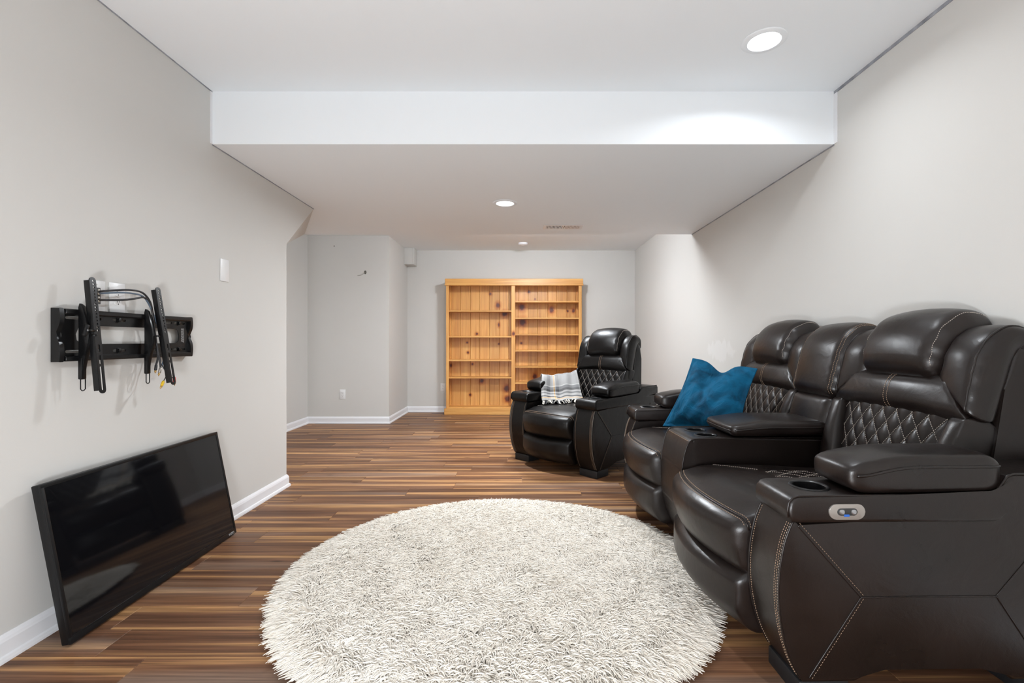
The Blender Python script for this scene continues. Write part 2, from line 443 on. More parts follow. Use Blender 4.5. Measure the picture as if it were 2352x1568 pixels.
def axis_samples(lo, hi, r, n):
    r = min(r, (hi - lo) / 2 * 0.999)
    a = [0.0, 0.22, 0.45, 0.70, 1.0]
    s = [lo + r * t for t in a]
    s += [lo + r + (hi - lo - 2 * r) * i / n for i in range(1, n)]
    s += [hi - r * t for t in reversed(a)]
    return s
def rbox_geo(lo, hi, r, n=(8, 8, 8), puff=(0, 0, 0), fn=None):
    """rounded, optionally puffed box; fn(p, s) deforms (s in -1..1)"""
    if not isinstance(r, (tuple, list)): r = (r, r, r)
    r = [min(r[i], (hi[i] - lo[i]) / 2 * 0.999) for i in range(3)]
    S = [axis_samples(lo[i], hi[i], r[i], n[i]) for i in range(3)]
    L = [len(s) for s in S]; idx = {}; V = []; F = []
    def vid(i, j, k):
        key = (i, j, k)
        if key in idx: return idx[key]
        p = [S[0][i], S[1][j], S[2][k]]
        q = [min(max(p[a], lo[a] + r[a]), hi[a] - r[a]) for a in range(3)]
        d = [(p[a] - q[a]) / r[a] for a in range(3)]
        l = math.sqrt(sum(x * x for x in d))
        if l > 1e-9: d = [x / l for x in d]
        p = [q[a] + d[a] * r[a] for a in range(3)]
        s = [2 * (p[a] - lo[a]) / (hi[a] - lo[a]) - 1 for a in range(3)]
        pv = Vector(p)
        for a in range(3):
            if puff[a]:
                b, c = (a + 1) % 3, (a + 2) % 3
                pv[a] += puff[a] * s[a] * max(0, 1 - s[b] ** 2) * max(0, 1 - s[c] ** 2)
        if fn: pv = Vector(fn(pv, s))
        idx[key] = len(V); V.append(pv); return idx[key]
    I, J, K = L[0] - 1, L[1] - 1, L[2] - 1
    for j in range(J):
        for k in range(K):
            F.append((vid(0, j, k), vid(0, j, k + 1), vid(0, j + 1, k + 1), vid(0, j + 1, k)))
            F.append((vid(I, j, k), vid(I, j + 1, k), vid(I, j + 1, k + 1), vid(I, j, k + 1)))
    for i in range(I):
        for k in range(K):
            F.append((vid(i, 0, k), vid(i + 1, 0, k), vid(i + 1, 0, k + 1), vid(i, 0, k + 1)))
            F.append((vid(i, J, k), vid(i, J, k + 1), vid(i + 1, J, k + 1), vid(i + 1, J, k)))
    for i in range(I):
        for j in range(J):
            F.append((vid(i, j, 0), vid(i, j + 1, 0), vid(i + 1, j + 1, 0), vid(i + 1, j, 0)))
            F.append((vid(i, j, K), vid(i + 1, j, K), vid(i + 1, j + 1, K), vid(i, j + 1, K)))
    return V, F
def rbox(name, lo, hi, r, mat, parent=None, n=(8, 8, 8), puff=(0, 0, 0), fn=None):
    V, F = rbox_geo(lo, hi, r, n, puff, fn)
    bm = bmesh.new()
    vs = [bm.verts.new(v) for v in V]
    for f in F: bm.faces.new([vs[i] for i in f])
    return make_bm(name, bm, mat, parent, True, None)
def lathe(name, prof, mat, parent=None, seg=32, loc=(0, 0, 0), open_start=False):
    V, F = [], []
    for (r, z) in prof:
        for k in range(seg):
            a = 2 * PI * k / seg; V.append((loc[0] + r * math.cos(a), loc[1] + r * math.sin(a), loc[2] + z))
    for i in range(len(prof) - 1):
        for k in range(seg):
            k2 = (k + 1) % seg; F.append((i * seg + k, i * seg + k2, (i + 1) * seg + k2, (i + 1) * seg + k))
    F.append(tuple(range((len(prof) - 1) * seg, len(prof) * seg)))
    if not open_start: F.append(tuple(reversed(range(seg))))
    bm = bmesh.new(); vs = [bm.verts.new(v) for v in V]
    for f in F:
        try: bm.faces.new([vs[i] for i in f])
        except ValueError: pass
    return make_bm(name, bm, mat, parent, True, 40)
def sheet_with_holes(name, outer, holes, depth, mat, parent=None, bevel=0.0):
    """flat stamped plate in the local XY plane, depth along Z, with real holes"""
    cu = bpy.data.curves.new('plate', 'CURVE'); cu.dimensions = '2D'; cu.fill_mode = 'BOTH'
    cu.extrude = depth / 2 - bevel; cu.bevel_depth = bevel; cu.bevel_resolution = 1
    for pl in [outer] + holes:
        sp = cu.splines.new('POLY'); sp.points.add(len(pl) - 1)
        for q, p in zip(sp.points, pl): q.co = (p[0], p[1], 0, 1)
        sp.use_cyclic_u = True
    tmp = bpy.data.objects.new('plate', cu); COL.objects.link(tmp)
    dg = bpy.context.evaluated_depsgraph_get()
    me = bpy.data.meshes.new_from_object(tmp.evaluated_get(dg))
    bpy.data.objects.remove(tmp); bpy.data.curves.remove(cu)
    me.name = name; me.materials.clear(); me.materials.append(MATS[mat])
    ob = bpy.data.objects.new(name, me); COL.objects.link(ob)
    if parent: ob.parent = parent
    return ob
def rrect(x0, y0, x1, y1, r, n=4):
    return arc(x1 - r, y1 - r, r, 0, 90, n) + arc(x0 + r, y1 - r, r, 90, 180, n) + arc(x0 + r, y0 + r, r, 180, 270, n) + arc(x1 - r, y0 + r, r, 270, 360, n)

# ------------------------------------------------------------------ the room
XL, XR = -1.727, 1.735
CEIL, SOF, CEIL2 = 2.45, 2.157, 2.43
SY0, SY1 = 2.664, 4.905          # soffit front and far edge
YB = 7.2                          # far wall
YR = -2.4                         # wall behind the camera

floor_root = struct(box('floor', (-2.95, YR - 0.1, -0.06), (1.95, YB + 0.1, -0.0035), 'floor_joint'), 'brown striped wood laminate floor')
PW, PL = 0.153, 1.22
JOINT = {0: -1.44, 2: -1.14, 4: -1.54, 8: -1.153, 10: -1.517, 11: -0.81, 12: -0.5, 1: -0.3, 3: -0.62, 5: -0.95, 6: -0.2, 7: -1.6, 9: -0.45}
def plank_mesh(x0, x1):
    bm = bmesh.new()
    lo = (x0 + 0.0006, 0.0004, -0.008); hi = (x1 - 0.0006, PW - 0.0004, 0.0)
    vs = [bm.verts.new((x, y, z)) for x in (lo[0], hi[0]) for y in (lo[1], hi[1]) for z in (lo[2], hi[2] - 0.0012)]
    b = 0.0012
    ts = [bm.verts.new((x, y, 0)) for x in (lo[0] + b, hi[0] - b) for y in (lo[1] + b * .6, hi[1] - b * .6)]
    for f in ((0, 4, 5, 1), (4, 6, 7, 5), (6, 2, 3, 7), (2, 0, 1, 3)): bm.faces.new([vs[i] for i in f])
    for a, c, t0, t1 in ((1, 5, 0, 2), (5, 7, 2, 3), (7, 3, 3, 1), (3, 1, 1, 0)): bm.faces.new([vs[a], vs[c], ts[t1], ts[t0]])
    bm.faces.new([ts[0], ts[2], ts[3], ts[1]])
    me = bpy.data.meshes.new('floor_plank'); bmesh.ops.recalc_face_normals(bm, faces=bm.faces[:]); bm.to_mesh(me); bm.free()
    me.materials.append(MATS['floor_laminate']); return me
full_plank = plank_mesh(0, PL)
XMIN, XMAX = -2.80, 1.74
k0 = -int((1.612 - 0.75) / PW) - 1
for k in range(k0, 37):
    y = 1.612 + PW * k
    if y > YB - 0.02: break
    x0lim = XMIN if 3.35 < y < 6.15 else (XL - 0.02)
    j = JOINT.get(k, random.uniform(-1.7, -0.5))
    x = j - PL * 3
    while x < XMAX:
        a, c = max(x, x0lim), min(x + PL, XMAX)
        if c - a > 0.02:
            me = full_plank if (c - a) > PL - 1e-4 else plank_mesh(0, c - a)
            o = bpy.data.objects.new('floor_plank', me); COL.objects.link(o); o.parent = floor_root
            o.location = (a, y, 0)
        x += PL
# floor behind the camera
yy = 1.612 + PW * k0
o = box('floor_plank', (XL - 0.02, YR, -0.008), (XMAX, yy, 0.0), 'floor_laminate', floor_root)

# left partition with the slanted top end
struct(prism('wall_left', [(YR - .1, 0), (3.505, 0), (3.505, 1.774), (3.96, 2.157), (SY0 + .01, 2.157), (SY0 + .01, CEIL + .1), (YR - .1, CEIL + .1)], XL - 0.12, XL, 'wall_paint', axis='x'), 'greige painted partition wall with slanted upper corner')
bm = bmesh.new()
low = [(-1.728, 3.507, 1.7745), (-1.728, 3.962, 2.157), (-2.23, 4.90, 2.157), (-2.50, 4.90, 2.132)]
a = [bm.verts.new(p) for p in low]; b_ = [bm.verts.new((p[0], p[1], 2.165)) for p in low]
bm.faces.new(a); bm.faces.new(list(reversed(b_)))
for i in range(4): bm.faces.new((a[i], b_[i], b_[(i + 1) % 4], a[(i + 1) % 4]))
struct(make_bm('ceiling_slope', bm, 'wall_paint', None, False), 'slanted underside beside the partition wall')
struct(box('wall_alcove', (-2.9, 2.5, 0), (-2.78, 6.25, CEIL2 + .05), 'wall_paint'), 'greige side wall of the passage behind the partition')
struct(box('wall_passage', (-2.9, 2.4, 0), (XL - 0.1, 2.52, CEIL2 + .05), 'wall_paint'))
struct(box('wall_bumpout', (-2.95, 6.2, 0), (-1.73, YB + .1, CEIL2 + .05), 'wall_paint'), 'greige projecting wall left of the bookcase')
struct(box('wall_back', (-1.75, YB, 0), (1.9, YB + .1, CEIL2 + .05), 'wall_paint'), 'far greige wall behind the bookcase')
struct(box('wall_right', (XR, YR - .1, 0), (1.9, SY1, CEIL + .1), 'wall_paint_scuffed'), 'greige right wall behind the loveseat')
struct(prism('wall_right_far', [(XR, SY1), (1.688, YB + .05), (1.9, YB + .05), (1.9, SY1)], 0, CEIL2 + .05, 'wall_paint', axis='z'), 'far end of the greige right wall')
struct(box('wall_rear', (XL - .1, YR - .1, 0), (XR + .1, YR, CEIL + .1), 'wall_paint'), 'greige wall behind the camera')
struct(box('ceiling', (XL - .12, YR - .1, CEIL), (XR + .1, SY0 + .01, CEIL + .1), 'ceiling_paint'), 'white ceiling over the seating area')
struct(box('ceiling_soffit', (-2.9, SY0, SOF), (XR + .1, SY1, CEIL + .2), 'ceiling_paint'), 'white dropped soffit across the room')
struct(box('ceiling_rear', (-2.9, SY1 - .01, CEIL2), (XR + .1, YB + .1, CEIL2 + .1), 'ceiling_paint'), 'white ceiling at the far end')

# baseboards
def baseboard(name, p0, p1, nrm, ext0=0.0, ext1=0.0):
    """moulded board from p0 to p1, nrm points into the room"""
    prof = [(0, 0), (0.022, 0), (0.022, 0.008), (0.019, 0.018), (0.013, 0.022), (0.013, 0.066), (0.010, 0.076), (0.006, 0.083), (0.003, 0.088), (0, 0.088)]
    p0 = Vector((p0[0], p0[1], 0)); p1 = Vector((p1[0], p1[1], 0)); d = (p1 - p0).normalized(); nn = Vector((nrm[0], nrm[1], 0)).normalized()
    bm = bmesh.new(); A, B = [], []
    for (t, z) in prof:
        A.append(bm.verts.new(p0 - d * ext0 * t + nn * t + Vector((0, 0, z)))); B.append(bm.verts.new(p1 + d * ext1 * t + nn * t + Vector((0, 0, z))))
    n = len(prof)
    bm.faces.new(A); bm.faces.new(list(reversed(B)))
    for i in range(n): bm.faces.new((A[i], B[i], B[(i + 1) % n], A[(i + 1) % n]))
    return struct(make_bm(name, bm, 'trim_white', None, False))
baseboard('baseboard_left', (XL, YR), (XL, 3.505), (1, 0), 0, 1)
baseboard('baseboard_partition_end', (XL, 3.505), (XL - 0.12, 3.505), (0, 1), 1, 1)
baseboard('baseboard_alcove', (-2.78, 2.52), (-2.78, 6.2), (1, 0), -1, -1)
baseboard('baseboard_bumpout', (-2.78, 6.2), (-1.73, 6.2), (0, -1), -1, 1)
baseboard('baseboard_bumpout_side', (-1.73, 6.2), (-1.73, YB), (1, 0), 1, -1)
baseboard('baseboard_back', (-1.73, YB), (1.70, YB), (0, -1), -1, -1)
baseboard('baseboard_right', (XR, YR), (XR, 4.905), (-1, 0), 0, 0)
baseboard('baseboard_right_far', (XR, 4.905), (1.689, YB), (-1, 0), 0, -1)

# rough unpainted edges where wall and ceiling meet
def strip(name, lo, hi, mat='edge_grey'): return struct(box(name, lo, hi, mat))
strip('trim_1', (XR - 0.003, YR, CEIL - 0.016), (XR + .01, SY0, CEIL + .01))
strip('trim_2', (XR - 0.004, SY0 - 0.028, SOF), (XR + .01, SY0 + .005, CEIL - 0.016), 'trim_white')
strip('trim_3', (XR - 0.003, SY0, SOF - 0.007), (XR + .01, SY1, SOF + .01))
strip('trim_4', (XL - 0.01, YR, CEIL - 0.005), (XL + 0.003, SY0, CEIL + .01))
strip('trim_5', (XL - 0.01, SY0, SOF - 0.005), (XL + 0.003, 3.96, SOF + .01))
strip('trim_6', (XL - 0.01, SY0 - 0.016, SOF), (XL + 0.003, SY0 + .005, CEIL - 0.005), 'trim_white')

# boxed-in pipe at the far left ceiling corner
chase = empty('pipe_chase', (-1.73, 7.0, 2.20)); struct(chase, 'small greige boxed-in pipe under the far ceiling')
box('chase_box', (0.0, 0.0, 0.0), (0.118, 0.2, 0.232), 'wall_paint', chase, 0.002)
box('chase_side_strip', (0.118, 0.012, -0.006), (0.142, 0.2, 0.232), 'wall_paint', chase, 0.002)
box('chase_bottom_strip', (0.0, -0.004, -0.012), (0.142, 0.2, -0.0005), 'wall_paint', chase, 0.002)

# ------------------------------------------------------------------ lamps, and the unseen globes added for fill
def emitter(name, strength):
    m, nt, b = nodes_of(name)
    b.inputs['Base Color'].default_value = (1, 1, 1, 1)
    b.inputs['Emission Color'].default_value = rgb(LAMP_COL); b.inputs['Emission Strength'].default_value = strength
    MATS[name] = m
emitter('lamp_lens', 6.0)
LLAB = ['bright round recessed ceiling light above the loveseat', 'bright round recessed light in the soffit ahead of the vent',
        'domed flush ceiling light at the far end hidden by the soffit', 'unseen hanging globe added as fill light in the passage behind the partition',
        'unseen white globe on a stand added behind the camera as fill light']
def ball(r, z0, n=14):
    return [(max(.002, r * math.sin(a)), z0 - r * math.cos(a)) for a in np.linspace(0.02, PI - 0.02, n)]
for i, (x, y, z, watts, kind) in enumerate(LAMPS):
    if kind == 'dome':
        t = tag(empty('dome_light', (x, y, z)), LLAB[i], 'ceiling light')
        lathe('rim', [(0.17, 0.0), (0.17, -0.012), (0.15, -0.016)], 'trim_white', t, 48)
        area = 2 * PI * 0.15 * 0.10
        emitter('lamp_dome', watts / (PI * area))
        lathe('dome_glass', [(0.15, -0.012)] + [(0.15 * math.cos(a), -0.014 - 0.085 * math.sin(a)) for a in np.linspace(0.1, 1.5, 10)] + [(0.002, -0.099)], 'lamp_dome', t, 40)
        continue
    if kind in ('pendant', 'floor'):  # added fill globes: passage one lifts the far left, rear one the whole room
        r = 0.13 if kind == 'pendant' else 0.17
        nm = 'passage_fill_light' if kind == 'pendant' else 'rear_fill_light'
        t = tag(empty(nm, (x, y, z)), LLAB[i], 'ceiling light' if kind == 'pendant' else 'lamp')
        emitter('lamp_' + kind, watts / (PI * 4 * PI * r * r))
        if kind == 'pendant':
            lathe('canopy', [(.06, 0), (.06, -.015), (.02, -.03), (.004, -.03)], 'trim_white', t, 24)
            tubes('cord', [[(0, 0, -.02), (0, 0, -.42)]], .004, 'cable_black', t, 8)
            lathe('globe', ball(r, -.55), 'lamp_pendant', t, 32)
        else:
            lathe('base', [(.13, 0.0), (.13, .015), (.02, .025), (.012, .03), (.012, .31), (.05, .325), (.05, .34), (.004, .345)], 'black_metal', t, 32)
            lathe('globe', ball(r, .50), 'lamp_floor', t, 32)
        continue
    t = tag(empty('recessed_light', (x, y, z)), LLAB[i], 'ceiling light', 'recessed ceiling lights')
    lathe('trim_ring', [(0.098, -0.0005), (0.098, -0.002), (0.094, -0.0055), (0.072, -0.0075), (0.068, -0.004), (0.068, -0.0005)], 'ceiling_paint', t, 48)
    lathe('lens', [(0.0675, -0.0006), (0.0675, -0.0045), (0.05, -0.0062), (0.002, -0.007)], 'lamp_lens', t, 48)
    L = bpy.data.lights.new('lamp', 'AREA'); L.shape = 'DISK'; L.size = 0.13; L.energy = watts; L.color = LAMP_COL; L.spread = math.radians(156 if i == 0 else 174)
    lo = bpy.data.objects.new('lamp', L); COL.objects.link(lo); lo.parent = t; lo.location = (0, 0, -0.009)

# ------------------------------------------------------------------ bookcase
BX0, BX1, BYF, BYB = -1.115, 0.862, 6.94, 7.18
bc = tag(empty('bookcase', ((BX0 + BX1) / 2, BYF, 0)), 'wide honey pine bookcase with two bays of empty shelves', 'bookcase')
ox = (BX0 + BX1) / 2
def bpart(name, lo, hi, mat, bevel=0.002):
    o = box(name, (lo[0] - ox, lo[1] - BYF, lo[2]), (hi[0] - ox, hi[1] - BYF, hi[2]), mat, bc, bevel, 1); return o
k = BYF / 1100
def ux(u): return (u - 1200) * k
def vz(v): return CAM_H + (784 - v) * k
SL0, SL1 = ux(1024.6), ux(1031); SC0, SC1 = ux(1174.5), ux(1183.4); SR0, SR1 = ux(1329), ux(1336.3)
HZ0, HZ1 = vz(654.5), vz(640.2)
bpart('header', (ux(1022.8), BYF - 0.022, HZ0), (ux(1339), BYF + 0.0, HZ1), 'pine_frame_level', 0.003)
bpart('header_lip', (ux(1021.8), BYF - 0.03, HZ0 - 0.008), (ux(1339.6), BYF, HZ0 + 0.004), 'pine_frame_level')
bpart('top_board', (SL0, BYF, HZ0 + 0.01), (SR1, BYB, HZ1 - 0.004), 'pine_frame_level')
bpart('base_board', (ux(1020.8), BYF - 0.022, 0.0), (ux(1339.5), BYF, vz(937.5)), 'pine_frame_level', 0.003)
BZ = vz(935)
for (a, c) in ((SL0, SL1), (SC0, SC1), (SR0, SR1)):
    bpart('stile', (a, BYF - 0.004, vz(937.5)), (c, BYF + 0.018, HZ0), 'pine_frame_upright')
for (a, c) in ((SL0 + .002, SL1 - .018), (SC0 + .018, SC1 - .018), (SR0 + .018, SR1 - .002)):
    bpart('side_panel', (a, BYF + 0.018, 0.0), (c + 0.001, BYB - 0.018, HZ0 + .01), 'pine_frame_upright')
bays = ((SL1 - .018, SC0 + .018), (SC1 - .018, SR0 + .018))
for bi, (a, c) in enumerate(bays):
    bpart('bottom_shelf', (a, BYF + 0.004, BZ - 0.02), (c, BYB - 0.018, BZ), 'pine_frame_level')
    vs = ([714, 773.2, 827.7, 867.5], [692.4, 730.6, 768.4, 805.4, 843, 880])[bi]
    for v in vs:
        z = vz(v)
        bpart('shelf', (a + 0.002, BYF + 0.012, z - 0.0105), (c - 0.002, BYB - 0.019, z + 0.0105), 'pine_frame_level', 0.0015)
    # standards that carry the shelves
    for sx in (a + 0.0005, c - 0.0125):
        bpart('shelf_standard', (sx, BYF + 0.05, BZ), (sx + 0.012, BYF + 0.062, HZ0 - 0.02), 'satin_metal', 0)
# back boards
edges = [SL0 + 0.004]
for x in (1037.0, 1057.5, 1080.6, 1101.6, 1124, 1147.2, 1168, 1179):
    edges.append((x - 1200) * 7.165 / 1100)
for x in (1191, 1213, 1234.5, 1258, 1278.5, 1302, 1322.5): edges.append((x - 1200) * 7.165 / 1100)
edges.append(SR1 - 0.004)
for a, c in zip(edges, edges[1:]):
    bpart('back_board', (a + 0.0008, BYB - 0.017, 0.02), (c - 0.0008, BYB - 0.003 + random.uniform(0, .001), HZ1 - 0.01), 'pine_board', 0.003)

# ------------------------------------------------------------------ recliners
ARM, SEATW, CONS = 0.19, 0.65, 0.32
# profile of the back's front surface: (y, z), curling over at the top
BPROF = spline([(0, .645, .42), (0, .686, .60), (0, .734, .78), (0, .772, .92), (0, .804, 1.02), (0, .840, 1.073), (0, .884, 1.086), (0, .918, 1.058), (0, .932, 1.0)], 16)
_d = [0.0]
for a, c in zip(BPROF, BPROF[1:]): _d.append(_d[-1] + (c - a).length)
def back_pt(x, s, d):
    s = max(0.0, min(_d[-1] - 1e-6, s))
    j = int(np.searchsorted(_d, s, side='right')) - 1; j = max(0, min(len(_d) - 2, j))
    t = (s - _d[j]) / (_d[j + 1] - _d[j]); p = BPROF[j].lerp(BPROF[j + 1], t)
    a = BPROF[max(0, j - 3)]; c = BPROF[min(len(BPROF) - 1, j + 4)]
    tn = (c - a).normalized()
    nrm = Vector((0, -tn.z, tn.y))
    q = Vector((x, p.y, p.z)) + nrm * d
    if q.y > 0.90: q.y = 0.90 + 0.034 * math.tanh((q.y - 0.90) / 0.034)
    return q
def lerp(a, b, t): return a + (b - a) * t
def smooth(e0, e1, x):
    t = max(0.0, min(1.0, (x - e0) / (e1 - e0))); return t * t * (3 - 2 * t)

def quilt_grid(fn, nu, nv, inside=None):
    """grid fn(i/nu, j/nv)"""
    V = [fn(i / nu, j / nv) for j in range(nv + 1) for i in range(nu + 1)]
    F = [(j * (nu + 1) + i, j * (nu + 1) + i + 1, (j + 1) * (nu + 1) + i + 1, (j + 1) * (nu + 1) + i) for j in range(nv) for i in range(nu)]
    return V, F
def diamond(a, b):
    """puffy diamond quilting: 0 on the seams, 1 in the middle of each diamond"""
    p = abs(math.sin(PI * (a + b))) * abs(math.sin(PI * (a - b)))
    return p ** 0.42

def build_seat(root, xc, mat, gather_seed=0):
    x0, x1 = xc - SEATW / 2, xc + SEATW / 2
    hw = SEATW / 2
    # ---- seat cushion
    def seat_fn(p, s):
        u = s[0]; front = smooth(0.2, -1.0, s[1])
        p.y -= 0.062 * max(0, (1 - u * u)) * front
        top = max(0, s[2])
        p.z += top * (0.020 * (1 - u * u) * (1 - 0.5 * s[1] * s[1]))
        p.z -= top * 0.030 * smooth(-0.62, -1.0, s[1])
        p.z -= top * 0.016 * smooth(-0.2, 0.6, s[1])
        if s[2] < 0: p.y += front * 0.028 * (-s[2])
        # shallow creases across the front of the seat
        p.z += top * 0.0016 * math.sin(p.y * 190 + 3 * u + gather_seed) * math.exp(-((s[1] + 0.38) / 0.22) ** 2) * (1 - u * u)
        return p
    seat = rbox('seat_cushion', (x0 + .004, -0.075, 0.265), (x1 - .004, 0.74, 0.488), (0.03, 0.055, 0.055), mat, root, n=(18, 40, 6), puff=(0, 0.012, 0), fn=seat_fn)
    sf = Surf([seat])
    # lip seams follow the bowed front edge
    def lip(off, inset=0.006):
        pts = []
        for i in range(41):
            u = -1 + 2 * i / 40
            pts.append((xc + u * (hw - inset), -0.075 - 0.062 * (1 - u * u) + off, 0.6))
        return pts
    L1 = sf.line(lip(0.030), (0, 0, -1)); L2 = sf.line(lip(0.048), (0, 0, -1))
    V, F = stitches([L1, L2]); make('seat_stitching', V, F, 'stitch_tan', seat)
    tubes('seat_piping', [sf.line(lip(0.039), (0, 0, -1), 0.0005)], 0.0035, mat, seat)
    # quilted rear half of the seat: trapezoid, narrower at the front
    def sq(u, v):
        y = lerp(0.235, 0.64, v); w = lerp(0.155, 0.235, smooth(0, 1, v)); x = xc + (u * 2 - 1) * w
        h, nrm, _, _ = sf.t.ray_cast(Vector((x, y, 0.8)), Vector((0, 0, -1)))
        z = h.z if h else 0.47
        e = min(1, 8 * min(u, 1 - u)) * min(1, 8 * min(v, 1 - v))
        return Vector((x, y, z - 0.004 + 0.0065 * e * (0.35 + 0.65 * diamond((x - xc) / 0.075, y / 0.105)) + 0.004 * e))
    V, F = quilt_grid(sq, 90, 90)
    qs = make('seat_quilting', V, F, mat, seat)
    s2 = Surf([qs]); lines = []
    for sg in (-1, 1):
        for i in range(-2, 14):
            pts = []
            for q in range(60):
                y = lerp(0.24, 0.635, q / 59); x = sg * (y / 0.105 - i) * 0.075
                w = lerp(0.15, 0.23, smooth(0.235, 0.60, y))
                if abs(x) < w: pts.append((xc + x, y, 0.8))
            if len(pts) > 3: lines.append(s2.line(pts, (0, 0, -1), 0.0008))
    fr = [(xc - .152, .238, .8), (xc + .152, .238, .8)]
    lines.append(s2.line(fr, (0, 0, -1), 0.0008))
    lines.append(sf.line([(xc - hw + .03, .10, .8), (xc - .16, .238, .8)], (0, 0, -1), .001))
    lines.append(sf.line([(xc + hw - .03, .10, .8), (xc + .16, .238, .8)], (0, 0, -1), .001))
    V, F = stitches([l for l in lines if len(l) > 2]); make('quilt_stitching', V, F, 'stitch_grey', seat)
    # ---- footrest panel below the seat front
    def foot_fn(p, s):
        u = s[0]; front = smooth(1.0, -1.0, s[1])
        p.y -= 0.060 * max(0, (1 - u * u)) * front
        p.y += front * 0.040 * smooth(-0.1, -1.0, s[2])
        p.y += front * 0.030 * smooth(0.55, 1.0, s[2])
        return p
    rbox('footrest', (x0 + .006, -0.07, 0.075), (x1 - .006, 0.10, 0.292), (0.02, 0.05, 0.04), mat, root, n=(16, 4, 12), puff=(0, 0.012, 0), fn=foot_fn)
    # ---- back: bolsters, quilt, shoulder band, wings, headrest
    def bw(xa_t, xa_b, xb_t, xb_b, S0, S1, puffd=0.0, taper=None, gat=0.0):
        def fn(p, s):
            v = (s[1] + 1) / 2
            x = lerp(lerp(xa_b, xa_t, v), lerp(xb_b, xb_t, v), (s[0] + 1) / 2)
            sm = p.y; d = p.z
            if taper and d > 0: d *= taper(sm)
            if gat:
                e = smooth(0.72, 1.0, abs(s[0])) + 0.5 * smooth(0.8, 1.0, abs(s[1]))
                if d > 0: d += gat * e * math.sin(sm * 150 + 40 * s[0] + gather_seed) 
            return back_pt(x, sm, d)
        return fn
    QS0, QS1 = 0.0, 0.372
    for sg in (-1, 1):
        a_b, a_t = (xc + sg * 0.195, xc + sg * 0.27); o_b, o_t = (xc + sg * (hw + .005), xc + sg * (hw + .012))
        if sg < 0: fn = bw(o_t, o_b, a_t, a_b, 0, 0)
        else: fn = bw(a_t, a_b, o_t, o_b, 0, 0)
        bo = rbox('back_bolster', (-1, QS0, -0.07), (1, QS1 + .02, 0.050), (0.30, 0.03, 0.045), mat, root, n=(8, 16, 4), puff=(0, 0, 0.022), fn=fn)
    def bq(u, v):
        s = lerp(QS0, QS1 + 0.01, v); w = lerp(0.205, 0.278, v); x = (u * 2 - 1) * w
        e = min(1, 8 * min(u, 1 - u))
        return back_pt(xc + x, s, 0.024 + 0.0095 * e * (0.2 + 0.8 * diamond(x / 0.07, s / 0.105)) + 0.012 * (1 - (u * 2 - 1) ** 2))
    V, F = quilt_grid(bq, 130, 100)
    bqo = make('back_quilting', V, F, mat, root)
    # a solid pad behind the quilting
    rbox('back_pad', (-1, QS0, -0.08), (1, QS1 + .04, 0.018), (0.1, 0.02, 0.02), mat, root, n=(6, 10, 3), fn=bw(xc + .30, xc + .24, xc - .30, xc - .24, 0, 0))
    sb = Surf([bqo]); lines = []
    for sg in (-1, 1):
        for i in range(-8, 9):
            pts = []
            for q in range(70):
                s = lerp(0.0, QS1 + .008, q / 69); x = sg * (s / 0.105 - i) * 0.07; w = lerp(0.203, 0.274, s / QS1)
                if abs(x) < w: pts.append(back_pt(xc + x, s, 0.2))
            if len(pts) > 3: lines.append(sb.line(pts, back_pt(0, .2, 0) - back_pt(0, .2, .2), 0.0008))
    V, F = stitches([l for l in lines if len(l) > 2]); make('quilt_stitching', V, F, 'stitch_grey', bqo)
    BW = hw + 0.022          # half width of the upper back
    HW = 0.185               # half width between the wings
    tp = lambda s: lerp(1.0, 0.35, smooth(0.56, 0.80, s))
    S0, S1 = 0.362, 0.535
    band = rbox('shoulder_band', (-1, S0, -0.06), (1, S1, 0.056), (0.035, 0.055, 0.06), mat, root, n=(30, 8, 4), puff=(0, 0, 0.020), fn=bw(xc - HW - .02, xc - BW, xc + HW + .02, xc + BW, 0, 0, gat=0.0024))
    sbd = Surf([band]); dv = back_pt(0, .45, 0) - back_pt(0, .45, .2)
    lines = [sbd.line([back_pt(xc + dx, s, 0.2) for s in np.linspace(S0 + .002, S1 - .004, 30)], dv, 0.001) for dx in (-0.009, 0.009)]
    V, F = stitches(lines); make('band_stitching', V, F, 'stitch_tan', band)
    wings = []
    SE = 0.872
    for sg in (-1, 1):
        def wfn(p, s, sg=sg):
            t = (s[0] + 1) / 2                 # 0 inner, 1 outer
            xo = xc + sg * lerp(HW - 0.01, BW, t)
            lo_s = lerp(S1 - 0.02, S0 + 0.008, t)
            v = (s[1] + 1) / 2
            sm = lerp(lo_s, SE, v)
            d = p.z
            if d > 0:
                d *= lerp(1.0, 0.30, smooth(0.58, 0.78, sm))
                d += 0.0026 * math.sin(sm * 105 + sg + gather_seed) * smooth(0.5, 1.0, abs(s[0])) * smooth(0.75, 0.6, v)
            xo -= sg * 0.012 * smooth(0.7, 1.0, v) * t
            return back_pt(xo, sm, d)
        w = rbox('back_wing', (-1, -1, -0.055), (1, 1, 0.052), (0.42, 0.085, 0.055), mat, root, n=(10, 36, 4), puff=(0, 0, 0.020), fn=wfn)
        wings.append(w)
        # piping down the outer edge and a seam on the diagonal
        sw = Surf([w]); 
        pl = []
        for q in range(60):
            s = lerp(S0 + .03, SE - .05, q / 59); pl.append(back_pt(xc + sg * (BW - 0.026), s, 0.0))
        pts = []
        for q, p in enumerate(pl):
            s = lerp(S0 + .03, SE - .05, q / 59); nn = (back_pt(0, s, 0.1) - back_pt(0, s, 0)).normalized()
            h, nr, _, _ = sw.t.ray_cast(p + nn * 0.3, -nn, 0.6)
            if h: pts.append(h + nr * 0.0005)
        if len(pts) > 3: tubes('wing_piping', [pts], 0.0035, mat, w)
